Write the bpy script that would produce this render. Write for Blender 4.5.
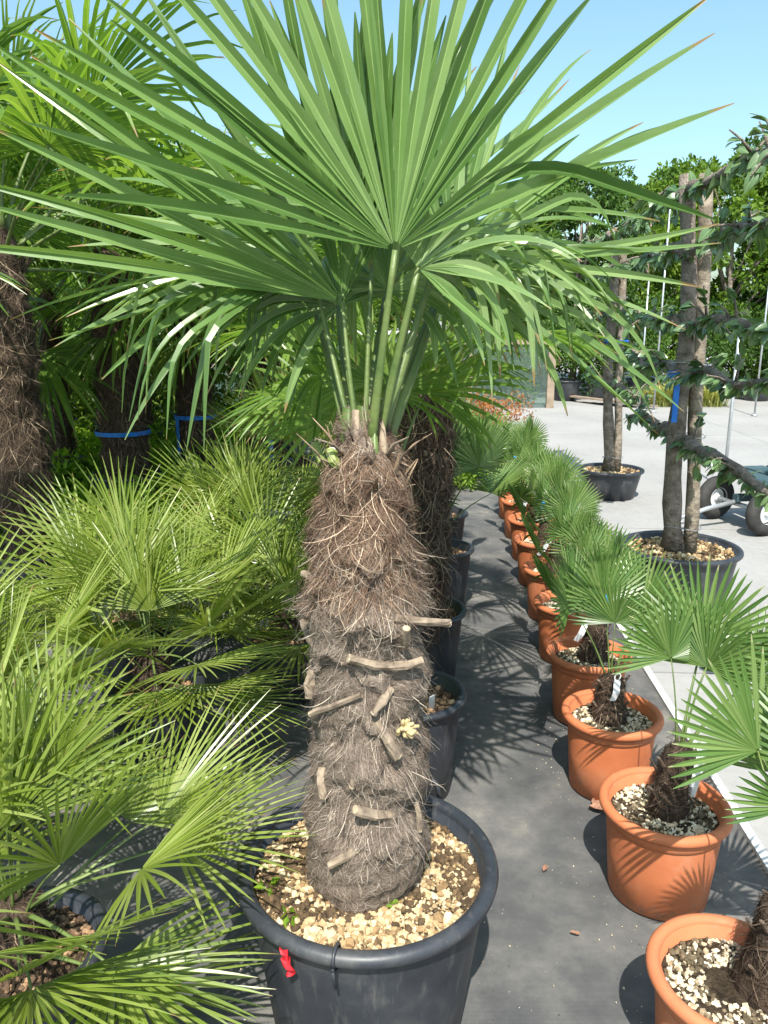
import bpy, math, random
import numpy as np
from mathutils import Vector, Matrix

# ------------------------------------------------------------------ camera, sky, sun, exposure
scene = bpy.context.scene
for o in list(bpy.data.objects):
    bpy.data.objects.remove(o)
COL = scene.collection
FPX, CAMH = 780.0, 1.55
PITCH = math.atan((512 - 320) / FPX)
cam_d = bpy.data.cameras.new('camera')
cam = bpy.data.objects.new('camera', cam_d)
COL.objects.link(cam)
cam.location = (0, 0, CAMH)
cam.rotation_euler = (math.pi / 2 - PITCH, 0, 0)
cam_d.sensor_fit = 'VERTICAL'
cam_d.sensor_height = 36.0
cam_d.lens = FPX / 1024 * 36.0
cam_d.clip_start = 0.05
cam_d.clip_end = 2000
scene.camera = cam

SUN_EL = math.radians(55)
SUN_AZ = math.radians(6)          # light travels towards +Y, a touch to +X
world = bpy.data.worlds.new('World')
scene.world = world
world.use_nodes = True
wn = world.node_tree
bg = wn.nodes['Background']
sky = wn.nodes.new('ShaderNodeTexSky')
sky.sky_type = 'NISHITA'
sky.sun_disc = False
sky.sun_elevation = SUN_EL
sky.sun_rotation = math.pi + SUN_AZ
sky.altitude = 0
sky.air_density = 1.25
sky.dust_density = 2.6
sky.ozone_density = 1.0
wtint = wn.nodes.new('ShaderNodeMix')
wtint.data_type = 'RGBA'
wtint.blend_type = 'MULTIPLY'
wtint.inputs[0].default_value = 1.0
wtint.inputs[7].default_value = (0.82, 1.0, 1.0, 1)
wn.links.new(sky.outputs[0], wtint.inputs[6])
wn.links.new(wtint.outputs[2], bg.inputs[0])
bg.inputs[1].default_value = 0.145
sl = bpy.data.lights.new('sun', 'SUN')
sl.energy = 5.0
sl.angle = math.radians(0.5)
sl.color = (1.0, 0.955, 0.88)
sun = bpy.data.objects.new('sun', sl)
COL.objects.link(sun)
ld = Vector((math.sin(SUN_AZ) * math.cos(SUN_EL), math.cos(SUN_AZ) * math.cos(SUN_EL), -math.sin(SUN_EL)))
sun.rotation_euler = ld.to_track_quat('-Z', 'Y').to_euler()
sun.location = (0, -6, 8)
scene.view_settings.view_transform = 'Standard'
scene.view_settings.look = 'None'
scene.view_settings.gamma = 1.0
scene.view_settings.use_curve_mapping = False
scene.view_settings.exposure = 0.80
scene.render.engine = 'CYCLES'
scene.cycles.transparent_max_bounces = 8

rng = np.random.default_rng(11)
R = random.Random(5)


# ------------------------------------------------------------------ photo pixel -> place
def ray(px, py):
    x = (px - 384) / FPX
    y = -(py - 512) / FPX
    return np.array([x, math.cos(PITCH) + y * math.sin(PITCH), -math.sin(PITCH) + y * math.cos(PITCH)])


def at(px, py, z=0.0):
    d = ray(px, py)
    return np.array([0, 0, CAMH]) + d * ((z - CAMH) / d[2])


def atY(px, py, Y):
    d = ray(px, py)
    return np.array([0, 0, CAMH]) + d * (Y / d[1])


# ------------------------------------------------------------------ materials
def new_mat(name):
    m = bpy.data.materials.new(name)
    m.use_nodes = True
    nt = m.node_tree
    return m, nt, nt.nodes['Principled BSDF'], nt.nodes['Material Output']


def N(nt, t, **kw):
    n = nt.nodes.new(t)
    for k, v in kw.items():
        setattr(n, k, v)
    return n


def ramp(nt, fac, stops):
    r = N(nt, 'ShaderNodeValToRGB')
    e = r.color_ramp.elements
    while len(e) < len(stops):
        e.new(0.5)
    for i, (p, c) in enumerate(stops):
        e[i].position = p
        e[i].color = (*c, 1)
    nt.links.new(fac, r.inputs[0])
    return r


def noise(nt, scale, detail=4, rough=0.55, coord='Object'):
    tc = N(nt, 'ShaderNodeTexCoord')
    n = N(nt, 'ShaderNodeTexNoise')
    n.inputs['Scale'].default_value = scale
    n.inputs['Detail'].default_value = detail
    n.inputs['Roughness'].default_value = rough
    nt.links.new(tc.outputs[coord], n.inputs['Vector'])
    return n


def mixc(nt, fac, a, b, blend='MIX'):
    m = N(nt, 'ShaderNodeMix', data_type='RGBA', blend_type=blend)
    for sock, v in ((m.inputs[0], fac), (m.inputs[6], a), (m.inputs[7], b)):
        if isinstance(v, bpy.types.NodeSocket):
            nt.links.new(v, sock)
        elif isinstance(v, (int, float)):
            sock.default_value = v
        else:
            sock.default_value = (*v, 1)
    return m.outputs[2]


def mth(nt, op, a, b=None, clamp=False):
    m = N(nt, 'ShaderNodeMath', operation=op, use_clamp=clamp)
    for i, v in enumerate((a, b)):
        if v is None:
            continue
        if isinstance(v, bpy.types.NodeSocket):
            nt.links.new(v, m.inputs[i])
        else:
            m.inputs[i].default_value = v
    return m.outputs[0]


def bump(nt, bs, h, strength=0.3, dist=0.01):
    b = N(nt, 'ShaderNodeBump')
    b.inputs['Strength'].default_value = strength
    b.inputs['Distance'].default_value = dist
    nt.links.new(h, b.inputs['Height'])
    nt.links.new(b.outputs[0], bs.inputs['Normal'])


def noisy_mat(name, c1, c2, scale, rough=0.7, bscale=None, bstr=0.3, bdist=0.005, spec=0.3, c3=None, metallic=0.0, coord='Object'):
    m, nt, bs, out = new_mat(name)
    n = noise(nt, scale, 6, coord=coord)
    stops = [(0.3, c1), (0.7, c2)] if c3 is None else [(0.3, c1), (0.52, c2), (0.75, c3)]
    r = ramp(nt, n.outputs[0], stops)
    nt.links.new(r.outputs[0], bs.inputs['Base Color'])
    bs.inputs['Roughness'].default_value = rough
    bs.inputs['Specular IOR Level'].default_value = spec
    bs.inputs['Metallic'].default_value = metallic
    n2 = noise(nt, bscale or scale * 6, 5, coord=coord)
    bump(nt, bs, n2.outputs[0], bstr, bdist)
    return m


def leaf_mat(name, c1, c2, c3, transl=0.35, rough=0.38, tip=(0.30, 0.20, 0.09), tip_at=0.95, rib=0.35, spec=0.5):
    """c1..c3: dark, mid and pale green; per-leaf and per-segment variation."""
    m, nt, bs, out = new_mat(name)
    at_ = N(nt, 'ShaderNodeAttribute', attribute_name='rnd')
    oi = N(nt, 'ShaderNodeObjectInfo')
    n = noise(nt, 9.0, 3)
    v = mth(nt, 'MULTIPLY_ADD', at_.outputs['Fac'], 0.55)
    nt.nodes[-1].inputs[2].default_value = 0.0
    s = mth(nt, 'ADD', v, mth(nt, 'MULTIPLY', oi.outputs['Random'], 0.30))
    s = mth(nt, 'ADD', s, mth(nt, 'MULTIPLY', n.outputs[0], 0.30))
    r = ramp(nt, s, [(0.15, c1), (0.5, c2), (0.95, c3)])
    uv = N(nt, 'ShaderNodeUVMap')
    sp = N(nt, 'ShaderNodeSeparateXYZ')
    nt.links.new(uv.outputs[0], sp.inputs[0])
    # paler midrib and fine long veins
    d = mth(nt, 'ABSOLUTE', mth(nt, 'SUBTRACT', sp.outputs[0], 0.5))
    ribf = mth(nt, 'MULTIPLY', mth(nt, 'SUBTRACT', 1.0, mth(nt, 'MULTIPLY', d, 14.0), clamp=True), rib)
    col = mixc(nt, ribf, r.outputs[0], tuple(min(1, x * 1.9 + 0.03) for x in c3))
    vein = mth(nt, 'SINE', mth(nt, 'MULTIPLY', sp.outputs[0], 60.0))
    col = mixc(nt, mth(nt, 'MULTIPLY', mth(nt, 'ADD', vein, 1.0), 0.07), col, c1)
    # dry tips
    tn = mth(nt, 'ADD', sp.outputs[1], mth(nt, 'MULTIPLY', mth(nt, 'SUBTRACT', at_.outputs['Fac'], 0.5), 0.10))
    tf = mth(nt, 'MULTIPLY', mth(nt, 'SUBTRACT', tn, tip_at), 30.0, clamp=True)
    col = mixc(nt, tf, col, tip)
    nt.links.new(col, bs.inputs['Base Color'])
    bs.inputs['Roughness'].default_value = rough
    bs.inputs['Specular IOR Level'].default_value = spec
    tr = N(nt, 'ShaderNodeBsdfTranslucent')
    tcol = mixc(nt, 1.0, col, (1.3, 1.25, 0.6), 'MULTIPLY')
    nt.links.new(tcol, tr.inputs['Color'])
    mx = N(nt, 'ShaderNodeMixShader')
    mx.inputs[0].default_value = transl
    nt.links.new(bs.outputs[0], mx.inputs[1])
    nt.links.new(tr.outputs[0], mx.inputs[2])
    nt.links.new(mx.outputs[0], out.inputs['Surface'])
    return m


def rnd_mat(name, stops, rough=0.85, transl=0.0, nscale=None):
    m, nt, bs, out = new_mat(name)
    a = N(nt, 'ShaderNodeAttribute', attribute_name='rnd')
    f = a.outputs['Fac']
    if nscale:
        n = noise(nt, nscale, 4)
        f = mth(nt, 'ADD', mth(nt, 'MULTIPLY', f, 0.75), mth(nt, 'MULTIPLY', n.outputs[0], 0.25))
    r = ramp(nt, f, stops)
    nt.links.new(r.outputs[0], bs.inputs['Base Color'])
    bs.inputs['Roughness'].default_value = rough
    bs.inputs['Specular IOR Level'].default_value = 0.25
    if transl:
        tr = N(nt, 'ShaderNodeBsdfTranslucent')
        tcol = mixc(nt, 1.0, r.outputs[0], (1.3, 1.3, 0.5), 'MULTIPLY')
        nt.links.new(tcol, tr.inputs['Color'])
        mx = N(nt, 'ShaderNodeMixShader')
        mx.inputs[0].default_value = transl
        nt.links.new(bs.outputs[0], mx.inputs[1])
        nt.links.new(tr.outputs[0], mx.inputs[2])
        nt.links.new(mx.outputs[0], out.inputs['Surface'])
    return m


M = {}
M['leaf_main'] = leaf_mat('windmill_palm_leaf', (0.05, 0.11, 0.024), (0.13, 0.23, 0.058), (0.27, 0.37, 0.155), 0.38, 0.30, spec=0.6)
M['leaf_tall'] = leaf_mat('tall_palm_leaf', (0.055, 0.125, 0.018), (0.135, 0.25, 0.036), (0.24, 0.345, 0.075), 0.50, 0.36)
M['leaf_bush'] = leaf_mat('bush_palm_leaf', (0.075, 0.125, 0.016), (0.18, 0.25, 0.034), (0.33, 0.385, 0.12), 0.38, 0.30, tip_at=0.965)
M['leaf_dwarf'] = leaf_mat('dwarf_palm_leaf', (0.045, 0.105, 0.022), (0.10, 0.185, 0.042), (0.19, 0.27, 0.085), 0.34, 0.36, tip=(0.36, 0.36, 0.20), tip_at=0.96)
M['petiole'] = noisy_mat('petiole_green', (0.055, 0.10, 0.02), (0.14, 0.18, 0.05), 12, 0.45, spec=0.5)
M['fibre'] = rnd_mat('palm_fibre', [(0.0, (0.062, 0.045, 0.034)), (0.4, (0.16, 0.122, 0.094)), (0.75, (0.265, 0.21, 0.168)), (1.0, (0.52, 0.44, 0.345))])
M['fibre_top'] = rnd_mat('palm_fibre_new', [(0.0, (0.045, 0.025, 0.016)), (0.5, (0.125, 0.073, 0.047)), (0.85, (0.235, 0.155, 0.105)), (1.0, (0.52, 0.40, 0.28))])
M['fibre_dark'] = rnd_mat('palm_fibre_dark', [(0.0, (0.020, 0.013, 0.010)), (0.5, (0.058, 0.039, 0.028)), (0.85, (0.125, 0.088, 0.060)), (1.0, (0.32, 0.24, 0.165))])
M['core'] = noisy_mat('palm_trunk_mat', (0.055, 0.038, 0.027), (0.20, 0.148, 0.112), 34, 0.95, 90, 0.9, 0.012, 0.1)
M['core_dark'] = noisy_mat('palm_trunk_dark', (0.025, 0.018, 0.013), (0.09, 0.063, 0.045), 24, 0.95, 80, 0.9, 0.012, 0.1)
M['stub'] = noisy_mat('cut_stalk', (0.11, 0.082, 0.062), (0.32, 0.25, 0.18), 40, 0.8, 120, 0.4, 0.003, 0.2)
M['fibre_plain'] = noisy_mat('dry_fibre', (0.10, 0.06, 0.04), (0.34, 0.25, 0.16), 40, 0.9)
M['stub_end'] = noisy_mat('cut_stalk_end', (0.28, 0.22, 0.15), (0.50, 0.41, 0.28), 60, 0.8)
M['stub_green'] = noisy_mat('cut_stalk_green', (0.16, 0.22, 0.05), (0.24, 0.28, 0.09), 30, 0.5)
M['cut_white'] = noisy_mat('fresh_cut', (0.72, 0.70, 0.60), (0.80, 0.78, 0.68), 60, 0.7)
M['flower'] = noisy_mat('dry_flower', (0.34, 0.25, 0.12), (0.52, 0.42, 0.23), 90, 0.9)
def mk_terra():
    m, nt, bs, out = new_mat('terracotta')
    n = noise(nt, 6, 6)
    oi = N(nt, 'ShaderNodeObjectInfo')
    r = ramp(nt, n.outputs[0], [(0.3, (0.40, 0.115, 0.042)), (0.55, (0.49, 0.15, 0.06)), (0.75, (0.53, 0.205, 0.10))])
    col = mixc(nt, mth(nt, 'MULTIPLY', oi.outputs['Random'], 0.45), r.outputs[0], (0.43, 0.165, 0.085))
    # grit splashed up from the ground, pale lime bloom
    tc = N(nt, 'ShaderNodeTexCoord')
    sp = N(nt, 'ShaderNodeSeparateXYZ')
    nt.links.new(tc.outputs['Object'], sp.inputs[0])
    n2 = noise(nt, 55, 4, 0.7)
    lowz = mth(nt, 'SUBTRACT', 1.0, mth(nt, 'MULTIPLY', sp.outputs[2], 11.0), clamp=True)
    spl = mth(nt, 'MULTIPLY', mth(nt, 'SUBTRACT', mth(nt, 'ADD', n2.outputs[0], mth(nt, 'MULTIPLY', lowz, 0.22)), 0.60, clamp=True), 5.0, clamp=True)
    col = mixc(nt, mth(nt, 'MULTIPLY', spl, 0.55), col, (0.17, 0.115, 0.08))
    n3 = noise(nt, 14, 6, 0.7)
    bl = mth(nt, 'MULTIPLY', mth(nt, 'SUBTRACT', n3.outputs[0], 0.56, clamp=True), 2.2, clamp=True)
    col = mixc(nt, mth(nt, 'MULTIPLY', bl, 0.5), col, (0.58, 0.40, 0.30))
    nt.links.new(col, bs.inputs['Base Color'])
    bs.inputs['Roughness'].default_value = 0.68
    bs.inputs['Specular IOR Level'].default_value = 0.3
    n4 = noise(nt, 150, 4)
    bump(nt, bs, n4.outputs[0], 0.15, 0.002)
    return m


M['terra'] = mk_terra()
def mk_black():
    m, nt, bs, out = new_mat('black_plastic')
    n = noise(nt, 5, 6, 0.65)
    r = ramp(nt, n.outputs[0], [(0.3, (0.014, 0.016, 0.021)), (0.55, (0.030, 0.033, 0.040)), (0.75, (0.075, 0.073, 0.070))])
    # scuffs: fine streaks, and dust specks
    tc = N(nt, 'ShaderNodeTexCoord')
    mp = N(nt, 'ShaderNodeMapping')
    mp.inputs['Scale'].default_value = (38, 38, 5)
    nt.links.new(tc.outputs['Object'], mp.inputs[0])
    n2 = N(nt, 'ShaderNodeTexNoise')
    n2.inputs['Scale'].default_value = 1.0
    n2.inputs['Detail'].default_value = 6
    n2.inputs['Roughness'].default_value = 0.75
    nt.links.new(mp.outputs[0], n2.inputs['Vector'])
    f = mth(nt, 'MULTIPLY', mth(nt, 'SUBTRACT', n2.outputs[0], 0.54, clamp=True), 4.0, clamp=True)
    col = mixc(nt, mth(nt, 'MULTIPLY', f, 0.5), r.outputs[0], (0.16, 0.15, 0.14))
    nt.links.new(col, bs.inputs['Base Color'])
    rr = mth(nt, 'ADD', mth(nt, 'MULTIPLY', n.outputs[0], 0.35), 0.25)
    nt.links.new(rr, bs.inputs['Roughness'])
    n3 = noise(nt, 90, 4)
    bump(nt, bs, n3.outputs[0], 0.15, 0.002)
    return m


M['black'] = mk_black()
M['soil'] = noisy_mat('potting_soil', (0.018, 0.013, 0.009), (0.075, 0.055, 0.036), 45, 0.95, 120, 0.9, 0.012, 0.1)
M['peb_main'] = rnd_mat('pumice_mulch', [(0.0, (0.03, 0.022, 0.015)), (0.28, (0.10, 0.065, 0.035)), (0.42, (0.30, 0.195, 0.095)), (0.62, (0.46, 0.35, 0.20)), (0.85, (0.60, 0.50, 0.34)), (1.0, (0.72, 0.68, 0.58))], 0.9, nscale=60)
M['peb_terra'] = rnd_mat('perlite_mulch', [(0.0, (0.03, 0.025, 0.018)), (0.3, (0.13, 0.10, 0.06)), (0.42, (0.48, 0.38, 0.25)), (0.7, (0.62, 0.56, 0.42)), (1.0, (0.80, 0.78, 0.72))], 0.9, nscale=60)
M['peb_bark'] = rnd_mat('bark_mulch', [(0.0, (0.03, 0.02, 0.014)), (0.5, (0.16, 0.10, 0.06)), (0.8, (0.38, 0.24, 0.13)), (1.0, (0.62, 0.50, 0.36))], 0.9, nscale=60)
M['bark'] = noisy_mat('tree_bark', (0.11, 0.09, 0.073), (0.31, 0.26, 0.215), 22, 0.9, 70, 1.0, 0.02, 0.15)
M['stake'] = noisy_mat('weathered_stake', (0.13, 0.105, 0.08), (0.32, 0.27, 0.21), 18, 0.9, 60, 0.9, 0.012, 0.15)
M['timber'] = noisy_mat('timber', (0.20, 0.15, 0.11), (0.32, 0.25, 0.185), 6, 0.85, 40, 0.4, 0.004, 0.2)
M['blue'] = noisy_mat('blue_strap', (0.01, 0.11, 0.45), (0.02, 0.20, 0.66), 20, 0.4)
M['bluetag'] = noisy_mat('blue_tag', (0.02, 0.22, 0.50), (0.05, 0.36, 0.66), 30, 0.35)
M['white'] = noisy_mat('white_plastic', (0.66, 0.67, 0.69), (0.80, 0.80, 0.80), 12, 0.4)
M['red'] = noisy_mat('red_ribbon', (0.50, 0.008, 0.015), (0.72, 0.02, 0.03), 30, 0.4)
M['strip'] = noisy_mat('grey_strip', (0.48, 0.48, 0.48), (0.66, 0.66, 0.65), 5, 0.6)
M['steel'] = noisy_mat('galvanised_steel', (0.36, 0.38, 0.40), (0.56, 0.58, 0.60), 8, 0.42, metallic=0.6)
M['wire'] = noisy_mat('wire', (0.22, 0.22, 0.22), (0.38, 0.38, 0.38), 20, 0.5, metallic=0.5)
M['tyre'] = noisy_mat('tyre_rubber', (0.018, 0.018, 0.018), (0.055, 0.052, 0.05), 12, 0.8)
M['hub'] = noisy_mat('white_hub', (0.55, 0.56, 0.58), (0.75, 0.75, 0.75), 9, 0.4)
M['cartpaint'] = noisy_mat('cart_paint', (0.03, 0.06, 0.07), (0.06, 0.10, 0.11), 8, 0.5)
M['pear'] = leaf_mat('pear_leaf', (0.045, 0.10, 0.036), (0.10, 0.175, 0.07), (0.20, 0.29, 0.13), 0.28, 0.30, tip_at=2.0, spec=0.6)
M['tree_a'] = rnd_mat('tree_leaf_dark', [(0.0, (0.03, 0.07, 0.014)), (0.5, (0.065, 0.135, 0.024)), (1.0, (0.13, 0.22, 0.045))], 0.5, 0.35)
M['tree_b'] = rnd_mat('tree_leaf_bright', [(0.0, (0.055, 0.11, 0.014)), (0.5, (0.12, 0.21, 0.024)), (1.0, (0.20, 0.30, 0.045))], 0.5, 0.4)
M['weed'] = rnd_mat('weed_leaf', [(0.0, (0.07, 0.15, 0.012)), (0.6, (0.18, 0.32, 0.02)), (1.0, (0.33, 0.43, 0.035))], 0.5, 0.45)
M['ygrass'] = rnd_mat('yellow_grass', [(0.0, (0.20, 0.22, 0.05)), (0.6, (0.38, 0.40, 0.12)), (1.0, (0.55, 0.52, 0.22))], 0.6, 0.3)
M['deadleaf'] = noisy_mat('dead_leaf', (0.16, 0.08, 0.05), (0.36, 0.20, 0.13), 40, 0.85)
M['rust'] = rnd_mat('rusty_shrub', [(0.0, (0.22, 0.07, 0.02)), (0.6, (0.40, 0.16, 0.05)), (1.0, (0.52, 0.28, 0.10))], 0.6, 0.3)


def mk_fabric():
    m, nt, bs, out = new_mat('ground_fabric')
    tc = N(nt, 'ShaderNodeTexCoord')
    n1 = noise(nt, 1.3, 6, 0.6)
    n2 = noise(nt, 5.5, 6, 0.65)
    n3 = noise(nt, 70, 3)
    f = mth(nt, 'ADD', mth(nt, 'MULTIPLY', n1.outputs[0], 0.55), mth(nt, 'MULTIPLY', n2.outputs[0], 0.45))
    r = ramp(nt, f, [(0.36, (0.050, 0.051, 0.054)), (0.46, (0.090, 0.090, 0.090)), (0.54, (0.140, 0.135, 0.126)), (0.64, (0.25, 0.232, 0.20))])
    col = mixc(nt, mth(nt, 'MULTIPLY', n3.outputs[0], 0.35), r.outputs[0], (0.05, 0.05, 0.052))
    # pale specks of grit and dust
    vo = N(nt, 'ShaderNodeTexVoronoi')
    vo.inputs['Scale'].default_value = 60
    nt.links.new(tc.outputs['Object'], vo.inputs['Vector'])
    n4 = noise(nt, 8, 2)
    sp = mth(nt, 'LESS_THAN', vo.outputs['Distance'], mth(nt, 'MULTIPLY', mth(nt, 'SUBTRACT', n4.outputs[0], 0.55, clamp=True), 0.8))
    col = mixc(nt, mth(nt, 'MULTIPLY', sp, 0.6), col, (0.42, 0.38, 0.30))
    nt.links.new(col, bs.inputs['Base Color'])
    bs.inputs['Roughness'].default_value = 0.75
    bs.inputs['Specular IOR Level'].default_value = 0.3
    w = N(nt, 'ShaderNodeTexWave')
    w.inputs['Scale'].default_value = 90
    nt.links.new(tc.outputs['Object'], w.inputs['Vector'])
    w2 = N(nt, 'ShaderNodeTexWave', bands_direction='Y')
    w2.inputs['Scale'].default_value = 90
    nt.links.new(tc.outputs['Object'], w2.inputs['Vector'])
    h = mth(nt, 'ADD', mth(nt, 'MULTIPLY', mth(nt, 'ADD', w.outputs['Fac'], w2.outputs['Fac']), 0.12), n2.outputs[0])
    bump(nt, bs, h, 0.35, 0.01)
    return m


def mk_concrete():
    m, nt, bs, out = new_mat('concrete')
    n1 = noise(nt, 0.7, 7, 0.6)
    n2 = noise(nt, 18, 5, 0.7)
    f = mth(nt, 'ADD', mth(nt, 'MULTIPLY', n1.outputs[0], 0.6), mth(nt, 'MULTIPLY', n2.outputs[0], 0.4))
    r = ramp(nt, f, [(0.32, (0.20, 0.194, 0.186)), (0.5, (0.27, 0.263, 0.252)), (0.7, (0.32, 0.312, 0.30))])
    nt.links.new(r.outputs[0], bs.inputs['Base Color'])
    bs.inputs['Roughness'].default_value = 0.85
    n3 = noise(nt, 120, 4)
    bump(nt, bs, n3.outputs[0], 0.25, 0.004)
    return m


M['fabric'] = mk_fabric()
M['concrete'] = mk_concrete()


def mk_glass():
    m, nt, bs, out = new_mat('screen_glass')
    n = noise(nt, 3, 4)
    r = ramp(nt, n.outputs[0], [(0.3, (0.15, 0.20, 0.18)), (0.7, (0.24, 0.29, 0.27))])
    nt.links.new(r.outputs[0], bs.inputs['Base Color'])
    bs.inputs['Roughness'].default_value = 0.12
    tr = N(nt, 'ShaderNodeBsdfTransparent')
    tr.inputs[0].default_value = (0.74, 0.83, 0.80, 1)
    mx = N(nt, 'ShaderNodeMixShader')
    mx.inputs[0].default_value = 0.80
    nt.links.new(bs.outputs[0], mx.inputs[1])
    nt.links.new(tr.outputs[0], mx.inputs[2])
    nt.links.new(mx.outputs[0], out.inputs['Surface'])
    return m


M['glass'] = mk_glass()


# ------------------------------------------------------------------ mesh helpers
def make_mesh(name, v, f, mat, smooth=False, uv=None, rnd=None):
    me = bpy.data.meshes.new(name)
    me.from_pydata([tuple(map(float, p)) for p in v], [], [tuple(map(int, q)) for q in f])
    me.materials.append(M[mat] if isinstance(mat, str) else mat)
    if smooth:
        me.polygons.foreach_set('use_smooth', [True] * len(me.polygons))
    if uv is not None:
        l = me.uv_layers.new(name='UVMap')
        idx = np.empty(len(me.loops), dtype=np.int32)
        me.loops.foreach_get('vertex_index', idx)
        l.data.foreach_set('uv', np.asarray(uv, dtype=np.float32)[idx].ravel())
    if rnd is not None:
        a = me.attributes.new('rnd', 'FLOAT', 'POINT')
        a.data.foreach_set('value', np.asarray(rnd, dtype=np.float32))
    me.update()
    return me


def fast_mesh(name, v, f, mat, rnd=None, uv=None, smooth=False):
    """numpy path for big meshes; f is (n,k) with constant k"""
    me = bpy.data.meshes.new(name)
    v = np.asarray(v, dtype=np.float32)
    f = np.asarray(f, dtype=np.int32)
    k = f.shape[1]
    me.vertices.add(len(v))
    me.vertices.foreach_set('co', v.ravel())
    me.loops.add(f.size)
    me.loops.foreach_set('vertex_index', f.ravel())
    me.polygons.add(len(f))
    me.polygons.foreach_set('loop_start', np.arange(len(f), dtype=np.int32) * k)
    me.update(calc_edges=True)
    if smooth:
        me.polygons.foreach_set('use_smooth', np.ones(len(f), dtype=bool))
    else:
        me.polygons.foreach_set('use_smooth', np.zeros(len(f), dtype=bool))
    me.materials.append(M[mat])
    if rnd is not None:
        a = me.attributes.new('rnd', 'FLOAT', 'POINT')
        a.data.foreach_set('value', np.asarray(rnd, dtype=np.float32))
    if uv is not None:
        l = me.uv_layers.new(name='UVMap')
        l.data.foreach_set('uv', np.asarray(uv, dtype=np.float32)[f.ravel()].ravel())
    me.validate()
    return me


def put(name, me, parent=None, loc=(0, 0, 0), rot=(0, 0, 0), scale=1.0):
    o = bpy.data.objects.new(name, me)
    COL.objects.link(o)
    o.parent = parent
    o.location = tuple(map(float, loc))
    o.rotation_euler = rot
    o.scale = (scale,) * 3 if isinstance(scale, (int, float)) else scale
    return o


def tag(o, label=None, cat=None, group=None, kind=None):
    if label: o['label'] = label
    if cat: o['category'] = cat
    if group: o['group'] = group
    if kind: o['kind'] = kind
    return o


def thing(name, label, cat, loc=(0, 0, 0), rz=0.0, group=None):
    return tag(put(name, None, None, loc, (0, 0, rz)), label, cat, group)


def unit(a):
    a = np.asarray(a, float)
    return a / (np.linalg.norm(a) + 1e-12)


def lathe(prof, n=48, closed=False):
    v, f = [], []
    k = len(prof)
    for i in range(n):
        a = 2 * math.pi * i / n
        for r, z in prof:
            v.append((r * math.cos(a), r * math.sin(a), z))
    for i in range(n):
        j = (i + 1) % n
        for q in range(k - 1 if not closed else k):
            q2 = (q + 1) % k
            f.append((i * k + q, j * k + q, j * k + q2, i * k + q2))
    return v, f


def tube(pts, rad, n=8, cap=True, flat=1.0):
    pts = [np.asarray(p, float) for p in pts]
    v, f = [], []
    up = np.array([0.31, 0.17, 0.93])
    for i, p in enumerate(pts):
        d = unit(pts[min(i + 1, len(pts) - 1)] - pts[max(i - 1, 0)])
        s = np.cross(d, up)
        if np.linalg.norm(s) < 0.05:
            s = np.cross(d, (1, 0, 0))
        s = unit(s)
        t = np.cross(s, d)
        r = rad[i] if hasattr(rad, '__len__') else rad
        for k in range(n):
            a = 2 * math.pi * k / n
            v.append(p + s * (r * math.cos(a)) + t * (r * flat * math.sin(a)))
    m = len(pts)
    for i in range(m - 1):
        for k in range(n):
            k2 = (k + 1) % n
            f.append((i * n + k, i * n + k2, (i + 1) * n + k2, (i + 1) * n + k))
    if cap:
        f.append(tuple(range(n - 1, -1, -1)))
        f.append(tuple((m - 1) * n + k for k in range(n)))
    return v, f


class Build:
    def __init__(s):
        s.v, s.f = [], []

    def add(s, v, f):
        b = len(s.v)
        s.v += [tuple(map(float, p)) for p in v]
        s.f += [tuple(i + b for i in q) for q in f]
        return s

    def box(s, c, d, rz=0.0, m=None):
        x, y, z = (q / 2 for q in d)
        vs = [(i * x, j * y, k * z) for i in (-1, 1) for j in (-1, 1) for k in (-1, 1)]
        ca, sa = math.cos(rz), math.sin(rz)
        vs = [(a * ca - b * sa + c[0], a * sa + b * ca + c[1], e + c[2]) for a, b, e in vs]
        s.add(vs, [(0, 1, 3, 2), (4, 6, 7, 5), (0, 4, 5, 1), (2, 3, 7, 6), (0, 2, 6, 4), (1, 5, 7, 3)])
        return s

    def tube(s, pts, rad, n=8, cap=True, flat=1.0):
        return s.add(*tube(pts, rad, n, cap, flat))

    def mesh(s, name, mat, smooth=False):
        return make_mesh(name, s.v, s.f, mat, smooth)


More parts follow.
